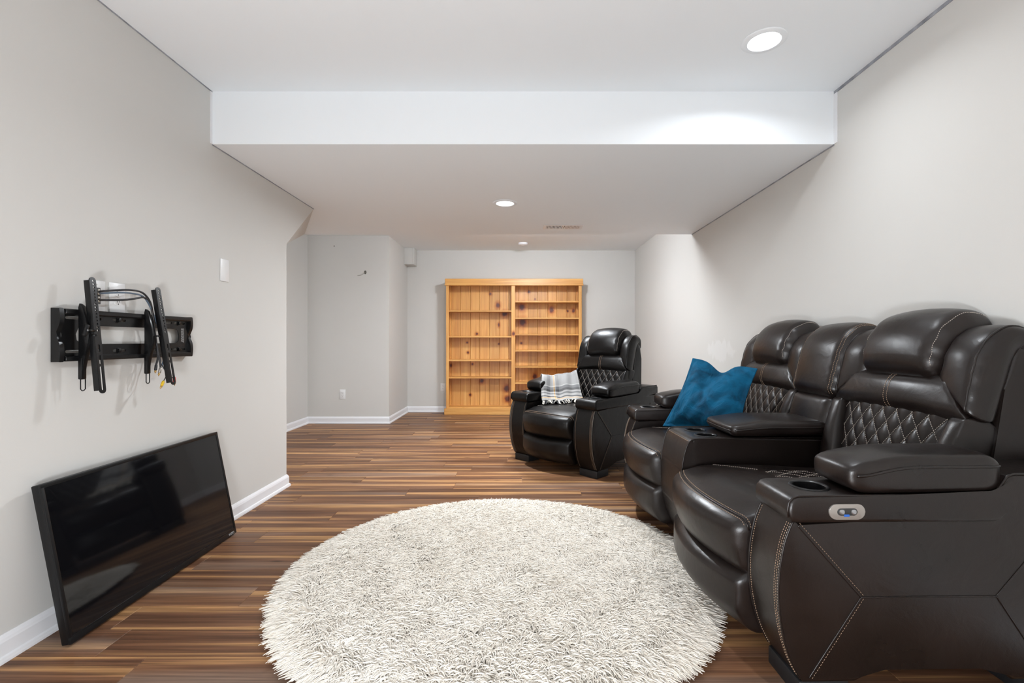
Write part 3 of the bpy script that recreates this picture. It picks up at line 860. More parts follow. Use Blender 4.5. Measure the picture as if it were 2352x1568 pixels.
    def hfn(p, s):
        x = xc + p.x
        sm, d = p.y, p.z
        if d > 0: d *= lerp(1.0, 0.86, smooth(0.62, 0.80, sm))
        g = smooth(0.70, 1.0, abs(s[0])) * smooth(-1, -0.6, s[1])
        if d > 0: d += 0.0042 * g * math.sin(sm * 130 + 2.0 * s[0] + gather_seed)
        x -= (p.x) * 0.05 * smooth(0.0, -1.0, s[1])
        return back_pt(x, sm, d)
    head = rbox('headrest', (-0.192, 0.50, -0.05), (0.192, 0.885, 0.092), (0.05, 0.075, 0.075), mat, root, n=(24, 44, 5), puff=(0.006, 0, 0.024), fn=hfn)
    sh = Surf([head])
    lines = []
    for sg in (-1, 1):
        pts = []
        for q in range(50):
            s = lerp(0.55, 0.84, q / 49); nn = (back_pt(0, s, 0.1) - back_pt(0, s, 0)).normalized()
            p = back_pt(xc + sg * 0.168, s, 0.3); h, nr, _, _ = sh.t.ray_cast(p, -nn, 0.6)
            if h: pts.append(h + nr * 0.001)
        lines.append(pts)
    V, F = stitches([l for l in lines if len(l) > 3]); make('headrest_stitching', V, F, 'stitch_grey', head)
    # ---- outer back shell of this seat
    sh_prof = [(.72, .10), (.765, .60), (.815, .90), (.845, 1.01), (.87, 1.045), (.905, 1.035), (.925, 1.0), (.932, .90), (.932, .10)]
    prism('back_shell', sh_prof, x0 - .014, x1 + .014, mat, root, 'x', 0.018, 3)

def build_arm(root, sg, xin, mat, switch=False):
    """sg = +1: arm on local +x; xin = inner face"""
    xo = xin + sg * ARM
    lo, hi = min(xin, xo), max(xin, xo)
    front = spline([(.030, .055, 0), (-.004, .12, 0), (-.028, .20, 0), (-.040, .29, 0), (-.038, .38, 0), (-.022, .47, 0), (.004, .535, 0)], 5)
    poly = [(p[0], p[1]) for p in front] + [(.60, .535), (.66, .592), (.905, .592), (.905, .055), (.66, .055)] + \
           [(.635, .075), (.60, .098), (.56, .108), (.27, .108), (.235, .098), (.205, .075), (.185, .055)]
    body = prism('arm_body', poly, lo, hi, mat, root, 'x', 0.016, 3, 30)
    sf = Surf([body])
    d = (-sg, 0, 0)
    X = xo + sg * 0.2
    sp = [(0.004, .525), (.20, .308), (.60, .308), (.205, .308), (.035, .075)]
    segs = [[(X, .012, .52), (X, .20, .308)], [(X, .20, .308), (X, .605, .308)], [(X, .20, .308), (X, .045, .072)], [(X, .605, .308), (X, .79, .52)], [(X, .605, .308), (X, .76, .075)]]
    lines = [sf.line(l, d, 0.0006) for l in segs]
    off = []
    for l in segs[:3]:
        a, c = Vector(l[0]), Vector(l[1]); t = (c - a).normalized(); nrm = Vector((0, -t.z, t.y)) * 0.009
        off.append(sf.line([a + nrm, c + nrm], d, 0.0006))
    V, F = stitches([l for l in lines if len(l) > 2], 0.0062, 0.002, 0.0012); make('side_stitching', V, F, 'stitch_grey', body)
    V, F = stitches([l for l in off[:1] + off[2:] if len(l) > 2], 0.006, 0.003, 0.0007); make('side_stitching', V, F, 'stitch_tan', body)
    tubes('side_seam', [l for l in lines if len(l) > 2], 0.0022, mat, body, 5)
    # front strip borders: stitching down both edges
    def fl(xx): return [(xx, -0.3, z) for z in np.linspace(0.07, 0.525, 60)]
    xi, xe = xin + sg * 0.016, xo - sg * 0.020
    la = [sf.line(fl(xi + sg * 0.002), (0, 1, 0), 0.0008)] + [sf.line(fl(xe - sg * t), (0, 1, 0), 0.0008) for t in (0.0, 0.010)]
    V, F = stitches([l for l in la if len(l) > 2], 0.006, 0.002, 0.001); make('front_stitching', V, F, 'stitch_tan', body)
    zz = []
    for i in range(110):
        z = lerp(.07, .525, i / 109); zz.append((xe + sg * (0.008 + (0.0045 if i % 2 else 0)), -0.3, z))
    zl = []
    for p in zz:
        h, nr, _, _ = sf.t.ray_cast(Vector(p), Vector((0, 1, 0)), 1.0)
        if h: zl.append(h - Vector((0, 0.001, 0)))
    tubes('zigzag_stitching', [zl], 0.0008, 'stitch_grey', body, 4)
    edge = sf.line([(xo - sg * 0.0052, -0.3, z) for z in np.linspace(0.065, 0.53, 60)], (0, 1, 0), 0.0004)
    inn = sf.line([(xin + sg * 0.006, -0.3, z) for z in np.linspace(0.065, 0.53, 60)], (0, 1, 0), 0.0004)
    tubes('edge_piping', [edge, inn], 0.0032, mat, body, 6)
    # cap with the raised rear end
    nose = [(.012, .527), (-.006, .531), (-.016, .545), (-.018, .566), (-.014, .588), (-.002, .602), (.016, .607)]
    cap_poly = nose + [(.585, .607), (.602, .612), (.637, .662), (.655, .668), (.895, .668), (.912, .655), (.912, .594), (.668, .594), (.655, .588), (.618, .533), (.60, .527)]
    cap = prism('arm_cap', cap_poly, lo - 0.007, hi + 0.007, mat, root, 'x', 0.014, 4, 40)
    top = nose[2:] + cap_poly[7:12]
    ex = xo + sg * 0.001
    tubes('cap_piping', [[(ex, y * 1.0 - (0.001 if i < 5 else 0), z + (0.0005 if i > 3 else 0)) for i, (y, z) in enumerate(top)]], 0.0036, mat, cap, 6)
    # cup holder
    xm = (xin + xo) / 2
    cup(cap, xm, .105, .607, .048)
    # pad
    def pfn(p, s):
        t = smooth(0.1, -1.0, s[1])
        if s[2] > -0.2: p.z -= (0.024 * t * t) * (s[2] + 0.2) / 1.2
        p.z += 0.012 * max(0, s[2]) * (1 - s[0] ** 2)
        return p
    pad = rbox('arm_pad', (lo - 0.004, .175, .609), (hi + .003, .628, .718), (0.022, 0.055, 0.034), mat, root, n=(8, 22, 6), puff=(0.0, 0.012, 0), fn=pfn)
    spd = Surf([pad])
    pl = []
    for q in range(50):
        y = lerp(.19, .62, q / 49); t = smooth(0.42, .175, y)
        pl.append((xo + sg * 0.2, y, lerp(.690, .662, t * t)))
    tubes('pad_piping', [spd.line(pl, d, 0.0012)], 0.0044, mat, pad, 6)
    # feet
    for (ya, yb) in ((.02, .17), (.70, .89)):
        box('foot', (lo + 0.01, ya, 0.0), (hi - 0.006, yb, 0.058), 'foot_black', root, 0.006)
    if switch:
        sx = xo + sg * 0.0072
        pr = rrect(-.053, -.0225, .053, .0225, .0215, 6)
        def plate_on(name, pr, y, z, th, m):
            pp = [(y + a, z + c) for a, c in pr]
            return prism(name, pp, sx - sg * .002, sx + sg * th, m, cap, 'x', 0.0012, 2)
        plate_on('control_plate', pr, .152, .563, .004, 'satin_metal')
        plate_on('button_recess', rrect(-.030, -.0105, .030, .0105, .0100, 6), .152, .563, .0046, 'slot_dark')
        plate_on('button', rrect(-.008, -.0075, .008, .0075, .006, 4), .135, .563, .0066, 'button_chrome')
        plate_on('button', rrect(-.008, -.0075, .008, .0075, .006, 4), .170, .563, .0066, 'button_chrome')
        plate_on('port', rrect(-.008, -.0035, .008, .0035, .001, 2), .150, .5525, .0056, 'usb_blue')

def build_console(root, mat):
    hw = CONS / 2
    front = spline([(.040, .075, 0), (.004, .14, 0), (-.020, .22, 0), (-.034, .31, 0), (-.034, .42, 0), (-.024, .51, 0), (-.006, .572, 0), (.016, .598, 0), (.05, .603, 0)], 5)
    poly = [(p[0], p[1]) for p in front] + [(.70, .605), (.70, .075)]
    body = prism('console_body', poly, -hw + .002, hw - .002, mat, root, 'x', 0.014, 3, 30)
    sf = Surf([body])
    ln = [sf.line([(x, y, .9) for x in np.linspace(-hw + .02, hw - .02, 30)], (0, 0, -1), .0008) for y in (.004,)]
    V, F = stitches(ln, 0.006, 0.002, 0.001); make('console_stitching', V, F, 'stitch_tan', body)
    for sg in (-1, 1):
        pts = [(sg * (hw - .004), y, z + .0008) for (y, z) in poly[20:-1]]
        tubes('console_piping', [pts], 0.0034, mat, body, 6)
    for x in (-.070, .070): cup(body, x, .115, .603, .045)
    def lfn(p, s):
        p.z += 0.010 * max(0, s[2]) * (1 - s[0] ** 2) * (1 - s[1] ** 2)
        if s[2] > 0: p.z -= 0.016 * smooth(-.3, -1, s[1]) * s[2]
        return p
    lid = rbox('console_lid', (-hw + .004, .205, .609), (hw - .004, .700, .680), (0.03, 0.03, 0.028), mat, root, n=(10, 16, 4), puff=(0.003, 0.008, 0), fn=lfn)
    sl = Surf([lid])
    rng_ = []
    for sg in (-1, 1):
        rng_.append(sl.line([(sg * .4, y, lerp(.640, .652, smooth(.2, .4, y))) for y in np.linspace(.22, .63, 40)], (-sg, 0, 0), 0.0))
    rng_.append(sl.line([(x, -.2, .638) for x in np.linspace(-hw + .02, hw - .02, 30)], (0, 1, 0), 0.0))
    tubes('lid_piping', rng_, 0.0034, mat, lid, 6)
    # pads of the narrow back section behind the console
    def cfn(p, s):
        d = p.z
        if d > 0:
            d *= lerp(1.0, 0.5, smooth(0.60, 0.84, p.y))
            d += 0.0032 * smooth(0.7, 1, abs(s[0])) * math.sin(p.y * 110)
        return back_pt(p.x, p.y, d)
    up = rbox('centre_back_pad', (-hw - .010, .368, -.05), (hw + .010, .865, .078), (0.05, 0.05, 0.07), mat, root, n=(18, 44, 5), puff=(0, 0, 0.018), fn=cfn)
    rbox('centre_lumbar_pad', (-hw + .0, .17, -.05), (hw - .0, .385, .062), (0.045, 0.04, 0.05), mat, root, n=(14, 14, 4), puff=(0, 0, 0.012), fn=cfn)
    su = Surf([up]); lines = []
    for sg in (-1, 1):
        for o in (0.0, 0.009):
            pts = []
            for q in range(60):
                s = lerp(.39, .82, q / 59); nn = (back_pt(0, s, 0.1) - back_pt(0, s, 0)).normalized()
                h, nr, _, _ = su.t.ray_cast(back_pt(sg * (hw - .012 - o), s, .3), -nn, .6)
                if h: pts.append(h + nr * .001)
            lines.append(pts)
    V, F = stitches([l for l in lines if len(l) > 3]); make('pad_stitching', V, F, 'stitch_tan', up)
    prism('back_shell', [(.72, .10), (.765, .60), (.815, .90), (.845, 1.01), (.87, 1.045), (.905, 1.035), (.925, 1.0), (.932, .90), (.932, .10)], -hw, hw, mat, root, 'x', 0.018, 3)

LS = tag(empty('reclining_loveseat', (0.778, 2.405, 0), math.radians(-89.0)), 'dark brown leather reclining loveseat with centre console against the right wall', 'loveseat')
for i, xc in enumerate((-(CONS / 2 + SEATW / 2), CONS / 2 + SEATW / 2)): build_seat(LS, xc, 'leather_brown', i * 1.7)
build_arm(LS, 1, CONS / 2 + SEATW, 'leather_brown', True)
build_arm(LS, -1, -(CONS / 2 + SEATW), 'leather_brown')
build_console(LS, 'leather_brown')

SEATW = 0.55
RC = tag(empty('recliner', (0.237, 3.995, 0), math.radians(-45.5)), 'black leather recliner armchair turned in front of the pine bookcase', 'recliner')
build_seat(RC, 0, 'leather_black', 3.1)
build_arm(RC, 1, SEATW / 2, 'leather_black')
build_arm(RC, -1, -SEATW / 2, 'leather_black')

# ------------------------------------------------------------------ television leaning on the left wall
TVW, TVH, TVT = 0.982, 0.572, 0.046
tilt = math.atan2(0.108, 0.562)
tv = tag(empty('television', (-1.572, 2.150, 0.001)), 'black flat screen television leaning against the left wall', 'television')
tv.rotation_euler = (0, 0, math.radians(0.7))
# local frame of the leaning panel: a along y (world), h up the panel, d out towards the room
tu = Vector((-math.sin(tilt), 0, math.cos(tilt))); tn = Vector((math.cos(tilt), 0, math.sin(tilt)))
def tvp(a, h, d): return Vector((0, a, 0)) + tu * h + tn * d
def tvbox(name, a0, a1, h0, h1, d0, d1, mat, bevel=0.002):
    bm = bmesh.new(); bm_box(bm, (a0, h0, d0), (a1, h1, d1), bevel)
    for v in bm.verts: v.co = tvp(v.co.x, v.co.y, v.co.z)
    return make_bm(name, bm, mat, tv)
tvbox('casing', -TVW / 2, TVW / 2, 0.008, TVH, -0.030, -0.002, 'black_plastic', 0.004)
tvbox('rear_housing', -TVW / 2 + .12, TVW / 2 - .12, 0.03, TVH * .62, -0.050, -0.028, 'black_plastic', 0.01)
tvbox('bezel', -TVW / 2, TVW / 2, 0.008, 0.032, -0.004, 0.004, 'black_plastic', 0.0015)
tvbox('bezel', -TVW / 2, TVW / 2, TVH - .014, TVH, -0.004, 0.004, 'black_plastic', 0.0015)
tvbox('bezel', -TVW / 2, -TVW / 2 + .013, .03, TVH - .012, -0.004, 0.004, 'black_plastic', 0.0015)
tvbox('bezel', TVW / 2 - .013, TVW / 2, .03, TVH - .012, -0.004, 0.004, 'black_plastic', 0.0015)
tvbox('screen', -TVW / 2 + .012, TVW / 2 - .012, .030, TVH - .013, -0.003, 0.0015, 'tv_screen', 0)
tvbox('lower_strip', -TVW / 2 + .012, TVW / 2 - .012, .028, .0325, 0.001, 0.0046, 'black_metal', 0.0005)
tc = bpy.data.curves.new('logo', 'FONT'); tc.body = 'VIZIO'; tc.size = 0.017; tc.extrude = 0.0003; tc.align_x = 'RIGHT'; tc.space_character = 1.1
tmp = bpy.data.objects.new('logo', tc); COL.objects.link(tmp)
me = bpy.data.meshes.new_from_object(tmp.evaluated_get(bpy.context.evaluated_depsgraph_get()))
bpy.data.objects.remove(tmp); bpy.data.curves.remove(tc)
for v in me.vertices: v.co = tvp(TVW / 2 - .022 + v.co.x, .013 + v.co.y, .0044 + v.co.z)
me.materials.clear(); me.materials.append(MATS['print_grey'])
lg = bpy.data.objects.new('logo', me); COL.objects.link(lg); lg.parent = tv; lg['label'] = 'small grey lettering on the lower bezel'

# ------------------------------------------------------------------ TV wall mount
mt = tag(empty('tv_wall_mount', (XL, 2.104, 0.990)), 'black metal tilting television bracket with no screen on the left wall', 'wall mount')
# local: wall plane x=0, +x into room, y along wall, z up
def on_wall(ob, x):
    """2-D plate (px along wall, py up) -> stands at distance x from the wall"""
    for v in ob.data.vertices: v.co = Vector((x + v.co.z, v.co.x, v.co.y))
    ob.data.flip_normals() if False else None
    return ob
def slot(x0, x1, yc, h=0.011): return rrect(x0, yc - h / 2, x1, yc + h / 2, h / 2 - 1e-4, 3)
ML, MH = 0.700, 0.188
hl = ML / 2
outer = rrect(-hl, 0, hl, MH, 0.006, 2)
win = [(-.250, .060), (-.272, .075), (-.276, .098), (-.264, .124), (-.250, .132), (.250, .132), (.266, .124), (.274, .098), (.270, .072), (.256, .062)]
holes = [win]
for yc in (.032, .160):
    for a, c in ((-.318, -.225), (-.212, -.165), (-.11, -.045), (.10, .128), (.165, .225), (.235, .315)):
        holes.append(slot(a, c, yc))
on_wall(sheet_with_holes('wall_plate', outer, holes, 0.004, 'black_metal', mt), 0.020)
for zc in (0.006, MH - 0.006):
    prism('rail', [(0.002, zc - .010), (0.034, zc - .010), (0.037, zc - .006), (0.037, zc + .006), (0.034, zc + .010), (0.002, zc + .010)], -hl + .02, hl - .012, 'black_metal', mt, 'y', 0.001, 1)
for sg in (-1, 1):
    ys = sg * hl
    prof = [(0.001, 0.0)]
    pts = spline([(0.034, -.006, 0), (0.037, .03, 0), (0.034, .062, 0), (0.022, .098, 0), (0.034, .134, 0), (0.037, .165, 0), (0.034, MH + .006, 0)], 6)
    poly = [(0.001, -.006)] + [(p[0], p[1]) for p in pts] + [(0.001, MH + .006)]
    prism('end_cap', poly, ys - .014 if sg > 0 else ys - .004, ys + .004 if sg > 0 else ys + .014, 'black_metal', mt, 'y', 0.003, 2)
for ya in (-.085, .268):
    for zc in (.032, .160):
        o = lathe('lag_bolt', [(.0115, 0), (.0115, .003), (.0085, .003), (.008, .010), (.004, .011), (.001, .011)], 'black_metal', mt, 12)
        for v in o.data.vertices: v.co = Vector((.022 + v.co.z, ya + v.co.x, zc + v.co.y))
def mount_arm(y, ztop, zbot, xtop, xbot):
    """tilted vertical rail with its row of holes; local z measured from the mount base"""
    Ln = math.hypot(ztop - zbot, xbot - xtop); w = 0.0145
    out = rrect(-w, 0, w, Ln, 0.0135, 5)
    hs = []
    for i in range(16):
        yc = Ln - .014 - i * 0.0128; hs.append([(a, c) for a, c in arc(0.002, yc, .0046, 0, 315, 7)])
    hs.append(slot_v(0, .012, .105)); hs.append(slot_v(0, .113, .150)); hs.append(slot_v(0, .16, .19))
    o = sheet_with_holes('mount_arm', out, hs, 0.003, 'black_metal', mt)
    dirv = Vector((xtop - xbot, 0, ztop - zbot)).normalized(); nn = Vector((dirv.z, 0, -dirv.x))
    base = Vector((xbot, y, zbot))
    def T(p): return base + Vector((0, p[0], 0)) + dirv * p[1] + nn * p[2]
    for v in o.data.vertices: v.co = T(v.co)
    # side flange of the channel
    for sg in (-1,):
        bm = bmesh.new(); bm_box(bm, (sg * w - .0015, .012, -.020), (sg * w + .0015, Ln - .012, .001), 0.0008)
        for v in bm.verts: v.co = T(v.co)
        make_bm('arm_flange', bm, 'black_metal', mt)
    return T
def slot_v(xc, y0, y1, h=0.0085): return rrect(xc - h / 2, y0, xc + h / 2, y1, h / 2 - 1e-4, 3)
for (y, zt, zb, xt, xb) in ((1.848 - 2.104, .318, -.130, .066, .108), (2.190 - 2.104, .318, -.128, .058, .132)):
    T = mount_arm(y, zt, zb, xt, xb)
    # hooked tilt bracket hanging on the rails, with pull loop
    yo = y - .004 if y < 0 else y - .028
    poly = [(.036, -.065), (.050, -.065), (.054, -.02), (.072, .06), (.075, .10), (.064, .15), (.050, .205), (.038, .215), (.034, .20), (.036, .12), (.036, 0)]
    prism('tilt_bracket', poly, yo - .020, yo - .004, 'black_metal', mt, 'y', 0.002, 2)
    box('latch_housing', (.036, yo - .024, -.075), (.052, yo - .002, .01), 'black_metal', mt, 0.004)
    tubes('pull_loop', [[(.044, yo - .020, -.07), (.044, yo - .020, -.112), (.044, yo - .014, -.118), (.044, yo - .006, -.118), (.044, yo, -.112), (.044, yo, -.07)]], 0.002, 'black_metal', mt, 6)
    lathe('pivot_bolt', [(.009, 0), (.009, .006), (.006, .008), (.001, .008)], 'black_metal', mt, 12, (.088, yo - .01, .09))
kn = empty('tilt_knob', (0.085, 1.848 - 2.104 - .048, .112)); kn.parent = mt
o = rbox('knob_grip', (-.007, -.008, -.024), (.007, .008, .024), .006, 'black_plastic', kn, n=(2, 2, 4))
o.rotation_euler = (math.radians(-18), 0, 0)
tubes('knob_shaft', [[(0, 0, 0), (0, .04, 0)]], .005, 'black_metal', kn, 8)
lathe('knob_cap', [(.0035, 0), (.0035, .001), (.001, .0012)], 'button_chrome', kn, 10).matrix_local = Matrix.Translation((.0075, 0, 0)) @ Matrix.Rotation(PI / 2, 4, 'Y')
# printed notice: rows of fine print
V, F = [], []
for i in range(5):
    y0 = .288 + i * .0042
    z = .135
    while z > .07:
        l = random.uniform(.004, .012); q = len(V)
        V += [(.0226, y0, z), (.0226, y0 + .0018, z), (.0226, y0 + .0018, z - l), (.0226, y0, z - l)]; F.append((q, q + 1, q + 2, q + 3)); z -= l + .0025
make('printed_notice', V, F, 'print_grey', mt, False)['label'] = 'tiny rows of white print'

# ------------------------------------------------------------------ wall plates and outlets
def wall_device(name, label, cat, loc, rz, w, h, kind, group=None):
    """plate faces local -y"""
    t = tag(empty(name, loc, rz), label, cat, group)
    box('cover_plate', (-w / 2, -.006, -h / 2), (w / 2, 0, h / 2), 'plate_white', t, 0.0025)
    if kind == 'duplex':
        for s in (-1, 1):
            pl = [(a, c + s * .0195) for a, c in rrect(-.0165, -.014, .0165, .014, .009, 5)]
            rc = prism('receptacle', pl, -.0085, -.005, 'plate_white', t, 'y', .0008, 1)
            for dx, hh in ((-.0065, .0045), (.0065, .0035)):
                box('slot', (dx - .0011, -.0092, s * .0195 + .003 - hh), (dx + .0011, -.0084, s * .0195 + .003 + hh), 'slot_dark', rc)
            o = lathe('ground_hole', [(.0024, 0), (.0024, .0006), (.0003, .0007)], 'slot_dark', rc, 10)
            for v in o.data.vertices: v.co = Vector((v.co.x, -.0085 - v.co.z, s * .0195 - .008 + v.co.y))
        sc = [0.0]
    elif kind == 'blank': sc = [-.045, .045]
    elif kind == 'media':
        box('opening', (-.016, -.0066, -.033), (.016, -.0055, .033), 'vent_dark', t)
        for i, z in enumerate((-.022, -.008, .008, .022)):
            o = lathe('jack', [(.005, 0), (.005, .008), (.003, .009), (.0005, .009)], 'plug_steel', t, 10)
            for v in o.data.vertices: v.co = Vector((v.co.x, -.0066 - v.co.z, z + v.co.y))
        sc = [-.046, .046]
    for z in sc:
        o = lathe('screw', [(.003, 0), (.0028, .0008), (.0003, .001)], 'plate_white', t, 10)
        for v in o.data.vertices: v.co = Vector((v.co.x, -.006 - v.co.z, z + v.co.y))
    return t
RL = PI / 2     # faces +x
wall_device('media_wall_plate', 'white media plate with cables plugged in behind the television bracket', 'wall plate', (XL, 1.937, 1.245), RL, .080, .125, 'media')
wall_device('wall_outlet', 'white outlet above the television bracket on the left wall', 'outlet', (XL, 2.037, 1.246), RL, .078, .125, 'duplex', 'white duplex outlets')
wall_device('blank_wall_plate', 'white blank plate high on the left wall near its end', 'wall plate', (XL, 2.772, 1.471), RL, .078, .128, 'blank')
wall_device('wall_outlet', 'white outlet low on the projecting wall left of the bookcase', 'outlet', (-2.327, 6.2, .376), 0, .075, .125, 'duplex', 'white duplex outlets')
wall_device('wall_outlet', 'white outlet partly hidden behind the left edge of the bookcase', 'outlet', (-1.192, YB, .372), 0, .078, .125, 'duplex', 'white duplex outlets')

# cables from the media plate
cab = [('black cable arching along the top from the media plate', 'cable_black', [(XL + .012, 1.937, 1.262), (XL + .05, 1.98, 1.272), (XL + .06, 2.04, 1.279), (XL + .06, 2.10, 1.274), (XL + .055, 2.145, 1.245), (XL + .05, 2.168, 1.205), (XL + .05, 2.18, 1.13), (XL + .055, 2.195, 1.0), (XL + .06, 2.18, .955)]),
       ('blue grey cable leaving the media plate between two black cables', 'cable_blue', [(XL + .012, 1.937, 1.254), (XL + .05, 1.99, 1.263), (XL + .055, 2.05, 1.266), (XL + .055, 2.11, 1.258), (XL + .05, 2.155, 1.22), (XL + .05, 2.20, 1.14), (XL + .06, 2.232, 1.07), (XL + .06, 2.235, 1.00), (XL + .06, 2.215, .95)]),
       ('black cable leaving the lowest jack of the media plate', 'cable_black', [(XL + .012, 1.937, 1.228), (XL + .05, 1.99, 1.232), (XL + .06, 2.05, 1.242), (XL + .058, 2.11, 1.254), (XL + .052, 2.15, 1.235), (XL + .05, 2.172, 1.18), (XL + .052, 2.185, 1.08), (XL + .06, 2.20, .98), (XL + .065, 2.20, .94)])]
def plug(parent, p0, dirv, mat, name):
    d = Vector(dirv).normalized(); p0 = Vector(p0)
    bpy_o = tubes(name, [[p0, p0 + d * .004, p0 + d * .024, p0 + d * .027]], [.004, .006, .006, .0045], mat, parent, 10)
    tubes('plug_tip', [[p0 + d * .027, p0 + d * .036, p0 + d * .0361, p0 + d * .042]], [.0042, .0042, .0018, .0014], 'plug_gold', bpy_o, 8)
for i, (lab, mat, pts) in enumerate(cab):
    base = Vector(pts[0])
    e = tag(empty('av_cable', base), lab, 'cable')
    loc = [Vector(p) - base for p in pts]
    tubes('cord', [spline(loc, 8)], .0042 if i != 1 else .0036, mat, e, 8)
    end = loc[-1]
    if i == 0:
        plug(e, end, (.1, -.3, -1), 'cable_black', 'plug')
    if i == 1:
        tubes('cord', [spline([end, end + Vector((.02, .0, -.04)), end + Vector((.03, -.03, -.07))], 8)], .0022, 'cable_black', e, 6)
        tubes('cord', [spline([end, end + Vector((.03, .01, -.05)), end + Vector((.04, .02, -.06))], 8)], .0022, 'cable_black', e, 6)
        plug(e, end + Vector((.03, -.03, -.07)), (.1, -.75, -1), 'plug_yellow', 'yellow_plug')
        plug(e, end + Vector((.04, .022, -.055)), (.0, .1, -1), 'plug_red', 'red_plug')
    if i == 2:
        plug(e, end, (.1, -.5, -1), 'plug_steel', 'plug')

# stub of wire left in the projecting wall
w = tag(empty('loose_wire', (-2.035, 6.2, 1.955)), 'thin grey wire stub sticking out of the projecting wall', 'wire')
lathe_o = lathe('wall_hole', [(.020, 0), (.017, .0015), (.0005, .002)], 'hole_dark', w, 14)
for v in lathe_o.data.vertices: v.co = Vector((v.co.x * .8, -v.co.z, v.co.y * 1.2))
tubes('wire', [spline([(0, 0, 0), (-.004, -.02, -.012), (-.03, -.035, -.036), (-.06, -.035, -.046), (-.09, -.03, -.044)], 8)], .003, 'wire_grey', w, 6)
# nail holes
for (x, y, z, d) in ((-2.437, 6.2, 2.295, 0),):
    o = lathe('wall_hole', [(.008, 0), (.006, .0008), (.0005, .001)], 'hole_dark', None, 10)
    for v in o.data.vertices: v.co = Vector((x + v.co.x, y - v.co.z, z + v.co.y))
    struct(o)

# smoke detector, ceiling vent
sd = tag(empty('smoke_detector', (0.006, 6.67, CEIL2)), 'small round white smoke detector on the far ceiling', 'smoke detector')
lathe('housing', [(.066, 0), (.066, -.010), (.062, -.022), (.050, -.030), (.001, -.033)], 'trim_white', sd, 40)
lathe('sensor_grille', [(.020, -.0325), (.018, -.036), (.001, -.0365)], 'plate_white', sd, 20)
vn = tag(empty('ceiling_vent', (.388, 4.588, SOF)), 'white rectangular louvred vent in the soffit underside', 'vent')
VWd, VDp = .375, .165
bm = bmesh.new()
bm_box(bm, (-VWd / 2, -VDp / 2, -.004), (VWd / 2, -VDp / 2 + .028, 0), .0015, 1); bm_box(bm, (-VWd / 2, VDp / 2 - .028, -.004), (VWd / 2, VDp / 2, 0), .0015, 1)
bm_box(bm, (-VWd / 2, -VDp / 2 + .028, -.004), (-VWd / 2 + .028, VDp / 2 - .028, 0), .0015, 1); bm_box(bm, (VWd / 2 - .028, -VDp / 2 + .028, -.004), (VWd / 2, VDp / 2 - .028, 0), .0015, 1)
bm_box(bm, (-.008, -VDp / 2 + .028, -.004), (.008, VDp / 2 - .028, 0), .0015, 1)
make_bm('vent_frame', bm, 'trim_white', vn)
box('vent_opening', (-VWd / 2 + .02, -VDp / 2 + .02, -.0012), (VWd / 2 - .02, VDp / 2 - .02, -.0002), 'vent_dark', vn)
vm = None
for sg in (-1, 1):
    for i in range(11):
        x = sg * (.012 + (i + .5) * (VWd / 2 - .040) / 11)
        bm = bmesh.new(); bm_box(bm, (-.0048, -VDp / 2 + .028, -.001), (.0048, VDp / 2 - .028, .0012))
        o = make_bm('vent_slat', bm, 'trim_white', vn, False); o.location = (x, 0, -.0045); o.rotation_euler = (0, sg * math.radians(28), 0)

# ------------------------------------------------------------------ shag rug
RX, RY, RR = -0.105, 2.21, 0.905
rug = tag(empty('shag_rug', (RX, RY, 0)), 'round cream shag rug in front of the loveseat', 'rug')
lathe('rug_backing', [(RR, 0.001), (RR, .005), (RR - .012, .010), (RR - .03, .021), (.01, .021)], 'rug_backing', rug, 96)
m, nt, b = nodes_of('rug_yarn')
at = N(nt, 'ShaderNodeAttribute'); at.attribute_name = 'yarn'
r = N(nt, 'ShaderNodeValToRGB'); r.color_ramp.elements[0].color = (0.82, 0.745, 0.645, 1); r.color_ramp.elements[1].color = (0.95, 0.905, 0.83, 1)
nt.links.new(at.outputs['Fac'], r.inputs['Fac']); nt.links.new(r.outputs['Color'], b.inputs['Base Color'])
b.inputs['Roughness'].default_value = 0.85; b.inputs['Specular IOR Level'].default_value = 0.2
b.inputs['Sheen Weight'].default_value = 0.25; b.inputs['Sheen Roughness'].default_value = 0.5
MATS['rug_yarn'] = m
